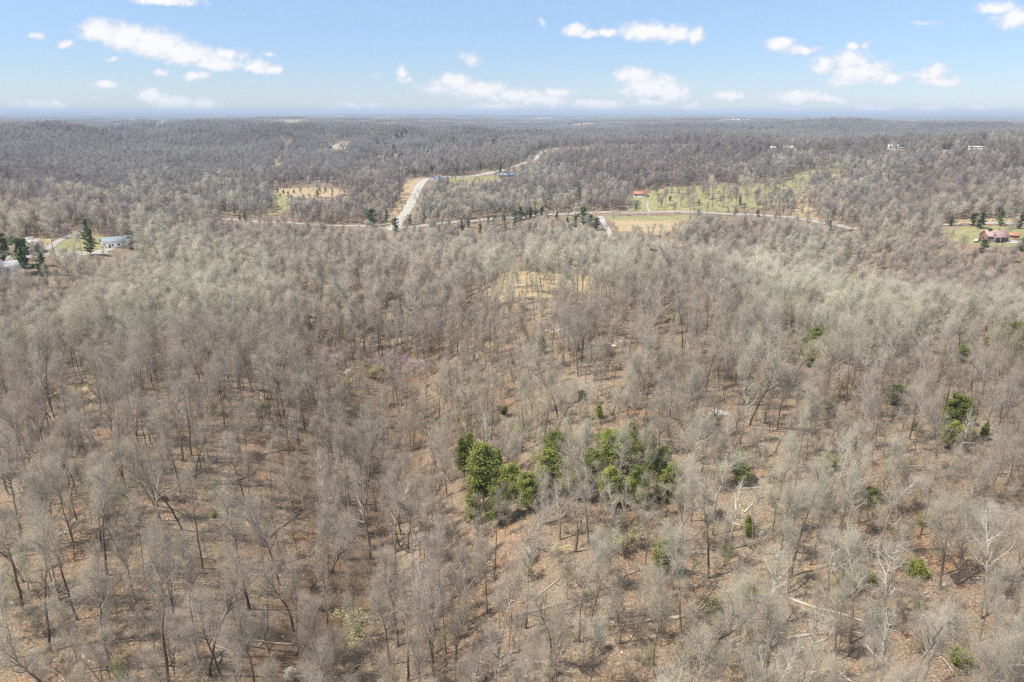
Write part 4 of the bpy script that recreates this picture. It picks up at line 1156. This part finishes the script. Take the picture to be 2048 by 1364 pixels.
for px, py, w_, ax in [(175,1200,'tangled heap of fallen grey limbs',.25),(590,1040,'fan of broken pale limbs on the slope',.8),(1735,1098,'pile of grey fallen poles and brush',-.2),(1815,935,'dark tangle of fallen branches',.1),(795,790,'dark uprooted brush tangle in the gully',.4),
                   (1235,730,'grey brush heap on the bare slope',.1),(640,1015,'loose stack of fallen saplings',1.0),(960,1150,'flattened treetop of grey branches',.1),(1500,1300,'heap of snapped branches beside a trunk',.3)]:
    b = at(px, py)
    root = empty('brush_pile', b, 0, category='brush pile', group='heaps of fallen limbs')
    for k in range(12):
        o = add_obj('limb', LIMBS[k % 4], root)
        o.location = (rl.randn() * 1.6 - 2, rl.randn() * 1.0, .12 + .07 * k); o.rotation_euler = (rl.rand() * 6.28, rl.randn() * .08 - .05, ax + rl.randn() * .35)
        o.scale = (1,) * 3
    say(root, w_, b)
# loose sticks and stones: nobody could count them
def stick(seed):
    r = np.random.RandomState(seed)
    p_ = grow(np.zeros((1, 3)), np.array([[1., 0, .02]]), np.array([2.4]), 4, .12, 0, r)
    v, f = tubes(p_, np.array([.045]), np.array([.015]), 4, r)
    o, dd, tt, rr = child(p_, np.array([.04]), 5, .2, .98, 20, 55, r)
    v2_, f2_ = spikes(o, dd, r.uniform(.4, 1.1, 5), np.full(5, .016), r)
    v, f = merge([(v, f, 0), (v2_, f2_, 0)])
    return mesh_np('stick', v, f, [(m_log, m_log_pale)[seed % 3 == 0]])
xk, yk = scatter(25, 260, 1.9, AZM, rl)
m = rl.rand(len(xk)) < np.clip(.45 + .6 * vnoise(xk, yk, 30, 61), .08, .95); xk, yk = xk[m], yk[m]
scatter_obj('deadwood_litter', np.stack([xk, yk, ground_z(xk, yk) + .06], 1), rl.rand(len(xk)) * 6.28, s3(rl.uniform(.5, 1.7, len(xk))), rl.choice(5, len(xk)), [stick(600 + i) for i in range(5)], 'fallen sticks strewn over the leaf litter')
m_stone, nt, bs = new_mat('pale_chert')
oi = N(nt, 'ShaderNodeObjectInfo')
nt.links.new(mixc(nt, oi.outputs['Random'], (.36, .33, .29), (.72, .69, .63)), bs.inputs['Base Color'])
def stone(seed, flat=.5):
    r = np.random.RandomState(seed)
    th = np.arange(7) * 6.283 / 7
    rings = [(1.0, -.3), (1.05, .1), (.75, .55), (.25, .72)]
    v = np.concatenate([np.stack([np.cos(th) * q * (1 + .2 * r.randn(7)), np.sin(th) * q * (1 + .2 * r.randn(7)), np.full(7, z * flat) + .06 * r.randn(7)], 1) for q, z in rings])
    f = np.array([(i * 7 + j, i * 7 + (j + 1) % 7, (i + 1) * 7 + (j + 1) % 7, (i + 1) * 7 + j) for i in range(3) for j in range(7)])
    return mesh_np('stone', v, [(f, 0), (np.array([[21, 22, 23, 24, 25, 26, 27]]), 0)], [m_stone])
STN = [stone(700 + i) for i in range(4)]
xk, yk = scatter(22, 240, 1.5, AZM, rl)
m = rl.rand(len(xk)) < np.clip(.12 + .5 * vnoise(xk, yk, 26, 71), .01, .8); xk, yk = xk[m], yk[m]
scatter_obj('stone_litter', np.stack([xk, yk, ground_z(xk, yk)], 1), rl.rand(len(xk)) * 6.28, s3(rl.uniform(.04, .17, len(xk))), rl.choice(4, len(xk)), STN, 'small pale stones scattered in the leaf litter')
for px, py, n_, w_ in [(1225,688,13,'low outcrop of whitish rock slabs on the slope'),(1105,662,8,'small pale rock ledge among bare trees'),(1428,828,7,'scatter of white boulders below the slope'),(1150,568,5,'few pale rocks at the straw clearing edge')]:
    b = at(px, py); root = empty('rock_outcrop', b, 0, category='rock outcrop', group='pale rock outcrops')
    for k in range(n_):
        o = add_obj('rock', STN[k % 4], root); x_ = rl.randn() * 1.9; y_ = rl.randn() * .8; s_ = rl.uniform(.35, .95)
        o.location = (x_, y_, float(ground_z(b.x + x_, b.y + y_)) - b.z); o.scale = (s_ * 1.3, s_, s_ * .6); o.rotation_euler = (0, 0, rl.rand() * 6.28)
    root['label'] = w_
# dry grass in the clearings
m_tuft = leaf_mat('dry_grass', (.46, .34, .17), (.62, .50, .28), .2); m_tuftg = leaf_mat('green_grass', (.20, .24, .08), (.34, .35, .14), .2)
def tuft(seed, mt):
    r = np.random.RandomState(seed); n = 14
    o = np.concatenate([r.randn(n, 2) * .35, np.zeros((n, 1))], 1); d = np.concatenate([r.randn(n, 2) * .35, np.ones((n, 1))], 1)
    v, f = spikes(o, d, r.uniform(.4, .9, n), np.full(n, .05), r)
    return mesh_np('tuft', v, [(f, 0)], [mt])
TX = []; TK = []
for wp, st, gr, keep in WPOLY:
    D0 = np.hypot(wp[:, 0], wp[:, 1]).mean()
    if D0 > 1000: continue
    lo, hi = wp.min(0), wp.max(0); n_ = int(min(9000, (hi - lo).prod() / (3.5 if D0 < 350 else 7)))
    q_ = rl.uniform(lo, hi, (n_, 2)); q_ = q_[in_poly(q_[:, 0], q_[:, 1], wp)]
    q_ = q_[rl.rand(len(q_)) < np.clip(.5 + .6 * vnoise(q_[:, 0], q_[:, 1], 22, 5), 0, 1)]
    TX.append(q_); TK.append(np.where(rl.rand(len(q_)) < gr / (gr + st + .01), 2, 0) + rl.randint(0, 2, len(q_)))
TX = np.concatenate(TX); TK = np.concatenate(TK)
okr = np.ones(len(TX), bool)
for k, (line, w, kind) in WROAD.items():
    okr &= seg_dist(TX[:, 0], TX[:, 1], line) > w / 2 + .3
TX, TK = TX[okr], TK[okr]
scatter_obj('meadow_grass', np.concatenate([TX, ground_z(TX[:, 0], TX[:, 1])[:, None]], 1), rl.rand(len(TX)) * 6.28, s3(rl.uniform(.6, 1.5, len(TX)), 1.4), TK, [tuft(1, m_tuft), tuft(2, m_tuft), tuft(3, m_tuftg), tuft(4, m_tuftg)], 'dry and green grass in the clearings')

# ------------------------------------------------------------------ buildings
def flat(name, col, rough=.6, metal=0.0, grime=True, rib=0):
    m, nt, bs = new_mat(name)
    geo = N(nt, 'ShaderNodeNewGeometry'); n_ = noise(nt, geo.outputs['Position'], .8, 5, .65)
    c = mixc(nt, math_(nt, 'MULTIPLY', smooth(nt, n_, .42, .7), .35 if grime else .1), col, tuple(x * .6 for x in col))
    nt.links.new(c, bs.inputs['Base Color']); bs.inputs['Roughness'].default_value = rough; bs.inputs['Metallic'].default_value = metal
    bs.inputs['Specular IOR Level'].default_value = .4
    return m
MT = dict(red=flat('faded_red_metal_roof', (.46, .20, .15)), pink=flat('pinkish_metal_roof', (.46, .31, .30)), blue=flat('light_blue_metal_roof', (.30, .47, .72)), grey=flat('blue_grey_roof', (.25, .31, .34)), dark=flat('dark_shingle_roof', (.06, .065, .075)),
          white=flat('white_metal', (.80, .80, .79)), wallw=flat('white_siding', (.72, .71, .68)), wallt=flat('tan_siding', (.45, .38, .30)), wallb=flat('brown_boards', (.20, .13, .09)), wallr=flat('dull_red_boards', (.20, .11, .08)), glass=flat('dark_window_glass', (.04, .05, .06), .1), orange=flat('orange_metal_roof', (.50, .25, .15)),
          trim=flat('white_trim', (.75, .75, .73)), wood=flat('pole_wood', (.34, .27, .18)), rubber=flat('tyre_rubber', (.02, .02, .02)), paintw=flat('white_car_paint', (.75, .75, .75), .25), paintd=flat('dark_car_paint', (.05, .055, .07), .25))
def boxes(name, lst, mt, parent=None, bevel=0.0):
    V_, F_ = [], []
    for (x0, y0, z0, x1_, y1_, z1_) in lst:
        n_ = len(V_)
        V_ += [(x0, y0, z0), (x1_, y0, z0), (x1_, y1_, z0), (x0, y1_, z0), (x0, y0, z1_), (x1_, y0, z1_), (x1_, y1_, z1_), (x0, y1_, z1_)]
        F_ += [tuple(n_ + k for k in q) for q in ((3, 2, 1, 0), (4, 5, 6, 7), (0, 1, 5, 4), (1, 2, 6, 5), (2, 3, 7, 6), (3, 0, 4, 7))]
    return add_obj(name, mesh_np(name, np.array(V_, float), [(np.array(F_), 0)], [mt]), parent)
def gable_walls(w, d, h, rh, mt, parent):
    v = [(-w/2, -d/2, -1), (w/2, -d/2, -1), (w/2, d/2, -1), (-w/2, d/2, -1), (-w/2, -d/2, h), (w/2, -d/2, h), (w/2, d/2, h), (-w/2, d/2, h), (-w/2, 0, h + rh), (w/2, 0, h + rh)]
    return add_obj('wall', mesh_np('wall', np.array(v, float), [(np.array([(0, 1, 5, 4), (2, 3, 7, 6), (4, 5, 9, 8), (6, 7, 8, 9)]), 0), (np.array([(1, 2, 6, 9, 5), (3, 0, 4, 8, 7)]), 0)], [mt]), parent)
def gable_roof(w, d, h, rh, mt, parent, oh=.45, seams=True):
    W2, D2 = w / 2 + oh, d / 2 + oh; sl = rh / (d / 2); e = h - oh * sl; t = .16
    prof = [(-D2, e + .05), (0, h + rh + .05), (D2, e + .05), (D2, e + t + .05), (0, h + rh + t + .08), (-D2, e + t + .05)]
    v = [(x, y, z) for x in (-W2, W2) for y, z in prof]
    f4 = [(i, (i + 1) % 6, (i + 1) % 6 + 6, i + 6)[::-1] for i in range(6)]
    V_ = list(v); F_ = list(f4); ends = [(0, 1, 4, 5), (1, 2, 3, 4), (11, 10, 7, 6), (10, 9, 8, 7)]
    F_ += ends
    if seams:
        n_ = int(w / .9)
        for k in range(n_ + 1):
            x = -W2 + .05 + (2 * W2 - .1) * k / n_
            for s in (-1, 1):
                b_ = len(V_)
                for dx in (-.03, .03):
                    V_ += [(x + dx, 0, h + rh + t + .07), (x + dx, s * D2, e + t + .05), (x + dx, s * D2, e + t + .11), (x + dx, 0, h + rh + t + .14)]
                F_ += [tuple(b_ + q for q in g) for g in ((0, 1, 2, 3), (7, 6, 5, 4), (3, 2, 6, 7), (1, 5, 6, 2))]
    return add_obj('roof', mesh_np('roof', np.array(V_, float), [(np.array(F_), 0)], [mt]), parent)
def building(name, px, py, w, d, h, rh, roof, wall, rz, label, cat, nwin=3, door=.2, porch=False, group=None):
    b = at(px, py)
    face = math.atan2(-b.x, b.y)                       # long side turned towards the viewer, then rz
    root = empty(name, b, face + rz, label=label, category=cat)
    if group: root['group'] = group
    gable_walls(w, d, h, rh, MT[wall], root)
    rf = gable_roof(w, d, h, rh, MT[roof], root)
    y = -d / 2
    dx = (door - .5) * w
    dr = boxes('door', [(dx - .5, y - .06, 0, dx + .5, y + .02, 2.05)], MT['wallb' if wall != 'wallb' else 'trim'], root)
    boxes('handle', [(dx + .33, y - .12, 1.0, dx + .40, y - .06, 1.12)], MT['trim'], dr)
    for k in range(nwin):
        x = -w / 2 + w * (k + .6) / (nwin + .2)
        if abs(x - dx) < 1.2: x += 1.6
        if x > w / 2 - .7: continue
        wn = boxes('window', [(x - .62, y - .05, .95, x + .62, y + .01, 1.05), (x - .62, y - .05, 1.95, x + .62, y + .01, 2.05), (x - .62, y - .05, 1.05, x - .54, y + .01, 1.95), (x + .54, y - .05, 1.05, x + .62, y + .01, 1.95)], MT['trim'], root)
        boxes('pane', [(x - .54, y - .02, 1.05, x + .54, y + .012, 1.95)], MT['glass'], wn)
    for s in (-1, 1):
        wn = boxes('window', [(s * w / 2 - .04, -.6, .95, s * w / 2 + .04, .6, 2.0)], MT['glass'], root)
    if porch:
        boxes('porch_roof', [(-w * .3, y - 2.4, h - .35, w * .45, y - .02, h - .2)], MT[roof], root)
        for x in (-w * .28, 0, w * .43):
            boxes('porch_post', [(x - .08, y - 2.3, -.8, x + .08, y - 2.14, h - .352)], MT['trim'], root)
    return root
building('barn', 1280, 393, 12, 7, 2.6, 2.1, 'red', 'wallw', .05, 'low barn with faded red roof at the edge of the sparse pasture', 'barn', 2)
building('house', 876, 363, 11, 9, 2.6, 2.2, 'blue', 'wallw', .5, 'small house with light blue metal roof where the gravel road tops out', 'house', porch=True)
building('house', 1012, 354, 18, 7, 2.4, 1.5, 'blue', 'wallt', .1, 'long low house with pale blue roof behind the hilltop lane', 'house', 4)
building('mobile_home', 1955, 299, 17, 5, 2.5, .7, 'white', 'wallw', .0, 'long white mobile home on the far wooded ridge', 'mobile home', 4)
building('house', 1545, 301, 5.5, 6, 3.4, 1.6, 'white', 'wallw', .1, 'small tall white house, first of the ridge houses from the west', 'house', 1)
building('house', 1576, 300, 11, 7, 3.0, 1.8, 'white', 'wallw', -.1, 'white two-part house on the ridge beside the small tall one', 'house', 2, porch=True)
building('shed', 1628, 297, 4, 4, 2.4, 1.2, 'grey', 'wallw', .3, 'tiny pale shed among ridge-top trees', 'shed', 0)
building('house', 1784, 300, 10, 8, 3.8, 2.2, 'white', 'wallw', .2, 'tall white house behind trees in the middle of the ridge', 'house', 3)
building('garage', 1804, 300, 9, 5, 2.0, .9, 'grey', 'wallw', .0, 'low pale garage right beside the tall white ridge house', 'garage', 1)
building('house', 1885, 302, 13, 7, 2.4, 1.5, 'dark', 'wallw', .0, 'dark-roofed house with white walls left of the long mobile home', 'house', 4)
building('house', 1998, 302, 8, 6, 2.4, 1.5, 'grey', 'wallt', .2, 'grey roofed house right of the long mobile home', 'house', 2)
fh = building('farmhouse', 1986, 481, 11.5, 7, 2.8, 2.6, 'pink', 'wallr', .62, 'farmhouse with pinkish-red metal roof and low front wing', 'farmhouse', 4, porch=True)
boxes('chimney', [(2.5, .8, 4.0, 3.3, 1.6, 6.3)], MT['wallr'], fh)
building('shed', 2024, 477, 6.5, 4, 2.1, 1.0, 'orange', 'wallb', .0, 'small shed with orange-red roof beside the farmhouse', 'shed', 0)
building('metal_building', 62, 501, 9, 7, 3.0, 2.0, 'white', 'wallw', -.6, 'white metal-roofed building half hidden behind cedars', 'outbuilding', 1)
building('shed', 61, 487, 2.6, 2.6, 2.2, .8, 'white', 'wallw', .1, 'tiny white shed uphill of the white metal building', 'shed', 0)
building('workshop', -6, 548, 15, 8, 3.0, 1.5, 'white', 'wallw', .15, 'large white-roofed workshop cut by the left edge', 'workshop', 2)
building('house', 236, 493, 14, 8, 2.7, 2.3, 'grey', 'wallw', .12, 'house with blue-grey roof at the end of the gravel yard', 'house', 3)
building('house', 655, 298, 19, 10, 3.0, 3.0, 'dark', 'wallb', .1, 'distant dark-roofed house at the end of a pale hillside drive', 'house', 4)
building('house', 691, 299, 9, 7, 3.0, 2.0, 'white', 'wallw', .2, 'distant white outbuilding below the hillside drive', 'outbuilding', 2)
building('shed', 580, 397, 4, 3, 1.8, .9, 'dark', 'wallw', .1, 'little dark-roofed shelter in the green half of the clearing', 'shed', 0)
building('shed', 1667, 360, 4.5, 3.5, 2.2, 1.1, 'red', 'wallb', .4, 'small brown shed at the top of the pasture', 'shed', 0)
building('house', 788, 291, 10, 8, 4.0, 2.0, 'white', 'wallw', .2, 'distant white house in the cedar-dotted valley', 'house', 2)
building('house', 972, 270, 22, 9, 3.5, 2.5, 'white', 'wallw', .0, 'far-off pale house, nearer of two on the hazy rise', 'house', 3)
building('house', 1016, 281, 14, 9, 3.5, 2.5, 'white', 'wallw', .3, 'far-off pale house at the head of the valley', 'house', 3)
building('poultry_house', 1482, 243, 90, 16, 6, 4, 'white', 'wallw', .05, 'very distant long white farm building near the horizon', 'farm building', 6)
building('poultry_house', 1505, 244, 40, 14, 5, 3, 'white', 'wallw', .25, 'very distant shorter white farm building near the horizon', 'farm building', 4)
building('poultry_house', 270, 240, 70, 14, 5, 3, 'white', 'wallw', .0, 'very distant white farm roof beside the far-left field', 'farm building', 4)
building('house', 1130, 286, 12, 8, 2.8, 2, 'grey', 'wallw', .3, 'grey house beside the ridge road bend', 'house', 2)

# utility poles
for px, py, yt, w_ in [(794,428,404,'tall wooden utility pole beside the long white gravel road'),(1999,452,432,'sunlit wooden utility pole just behind the farmhouse')]:
    b, hh = height_px(px, py, yt); hh = min(max(hh, 7), 10)
    r = empty('utility_pole', b, .3, label=w_, category='utility pole')
    v, f = tubes(np.array([[[0, 0, -.5], [0, 0, hh * .5], [0, 0, hh]]]), np.array([.17]), np.array([.12]), 8, rl)
    add_obj('pole', mesh_np('pole', v, [(f, 0)], [MT['wood']], True), r)
    boxes('crossarm', [(-1.1, -.18, hh - .9, 1.1, -.13, hh - .75)], MT['wood'], r)
    for x in (-1.0, -.5, .5, 1.0):
        boxes('insulator', [(x - .05, -.2, hh - .75, x + .05, -.1, hh - .55)], MT['trim'], r)

# parked vehicles in the yard
def car(px, py, rz, paint, label, van=False):
    b = at(px, py); r = empty('parked_van' if van else 'parked_car', b + Vector((0, 0, .25)), rz, label=label, category='van' if van else 'car')
    if van: prof = [(-2.5, .35), (-2.5, 1.9), (-2.35, 2.05), (1.3, 2.05), (1.75, 1.35), (2.45, 1.1), (2.55, .75), (2.5, .35)]
    else: prof = [(-2.2, .3), (-2.25, .85), (-1.75, .95), (-1.3, 1.42), (.3, 1.45), (1.05, .98), (2.1, .85), (2.25, .6), (2.2, .3)]
    n_ = len(prof); v = [(x, y, z) for y in (-.88, .88) for x, z in prof]
    f = np.array([(i, (i + 1) % n_, (i + 1) % n_ + n_, i + n_) for i in range(n_)])
    me = mesh_np('body', np.array(v, float), [(f, 0), (np.array([list(range(n_))[::-1]]), 0), (np.array([list(range(n_, 2 * n_))]), 0)], [paint])
    add_obj('body', me, r)
    boxes('side_windows', [(-1.2, -.895, 1.0, .35, -.885, 1.35), (-1.2, .885, 1.0, .35, .895, 1.35)], MT['glass'], r)
    for x in (-1.4, 1.4):
        for y in (-.82, .82):
            th = np.arange(10) * .6283
            w_ = [(x + .33 * math.cos(a), y + s * .12, .33 + .33 * math.sin(a)) for s in (-1, 1) for a in th]
            f = np.array([(i, (i + 1) % 10, (i + 1) % 10 + 10, i + 10) for i in range(10)])
            add_obj('wheel', mesh_np('wheel', np.array(w_), [(f, 0), (np.array([list(range(10))[::-1]]), 0), (np.array([list(range(10, 20))]), 0)], [MT['rubber']]), r)
car(135, 521, .2, MT['paintw'], 'white van parked at the lower side of the gravel yard', True)
car(126, 530, -.3, MT['paintd'], 'dark car parked under trees just below the white van')
car(1952, 484, .8, MT['paintw'], 'white car parked by the near corner of the farmhouse')

# ------------------------------------------------------------------ soaring vulture
m_bird, nt, bs = new_mat('black_brown_plumage'); bs.inputs['Base Color'].default_value = (.018, .015, .013, 1)
d_ = ray_dir(1302.5, 499); bp = Vector((0, 0, CAM_Z)) + Vector(d_) * 112
bird = empty('flying_vulture', bp, 0, label='dark vulture soaring with raised wings over the wooded crest', category='bird')
def loft(secs, name, parent, mt):
    n_ = len(secs[0]); v = np.concatenate([np.array(s_) for s_ in secs]); f = []
    for i in range(len(secs) - 1):
        for j in range(n_):
            f.append((i * n_ + j, i * n_ + (j + 1) % n_, (i + 1) * n_ + (j + 1) % n_, (i + 1) * n_ + j))
    return add_obj(name, mesh_np(name, v, [(np.array(f), 0), (np.array([list(range(n_))[::-1]]), 0), (np.array([[(len(secs) - 1) * n_ + k for k in range(n_)]]), 0)], [mt], True), parent)
th = np.arange(8) * math.pi / 4
body = [[(r_ * math.cos(a), y, z + r_ * .9 * math.sin(a)) for a in th] for y, r_, z in ((-.42, .015, 0.0), (-.36, .04, 0), (-.30, .05, .0), (-.22, .075, -.01), (0, .13, -.02), (.2, .10, 0), (.34, .05, .01), (.38, .06, .01))]
loft(body, 'body', bird, m_bird)
tail = [[(-w_, y, t_), (w_, y, t_), (w_, y, -t_), (-w_, y, -t_)] for y, w_, t_ in ((.30, .05, .012), (.48, .10, .008), (.62, .13, .005))]
loft(tail, 'tail', bird, m_bird)
for s in (-1, 1):
    ks = [(0.08, 0, .0, .30, .02), (.35, .10, -.05, .36, .018), (.62, .24, -.02, .34, .012), (.80, .36, .05, .28, .008)]
    secs = []
    for x, z, y, c_, t_ in ks:
        secs.append([(s * x, y - c_ * .45, z), (s * x, y, z + t_), (s * x, y + c_ * .55, z), (s * x, y, z - t_ * .3)])
    wg = loft(secs, 'wing', bird, m_bird)
    for k in range(5):
        y0 = .05 - .12 + k * .055; a_ = (-.25 + k * .17)
        q0 = Vector((s * .79, y0, .355)); q1 = q0 + Vector((s * .34 * math.cos(a_), .34 * math.sin(a_), .13))
        n1_ = Vector((0, .022, 0))
        v = [q0 - n1_, q0 + n1_, q1 + n1_ * .5, q1 - n1_ * .5]; v += [p_ - Vector((0, 0, .006)) for p_ in v]
        me = mesh_np('flight_feather', np.array([tuple(p_) for p_ in v]), [(np.array([(0, 1, 2, 3), (7, 6, 5, 4), (0, 4, 5, 1), (1, 5, 6, 2), (2, 6, 7, 3), (3, 7, 4, 0)]), 0)], [m_bird])
        add_obj('flight_feather', me, wg)
bird.rotation_euler = (R(-38), R(26), R(-32))
settle_labels()
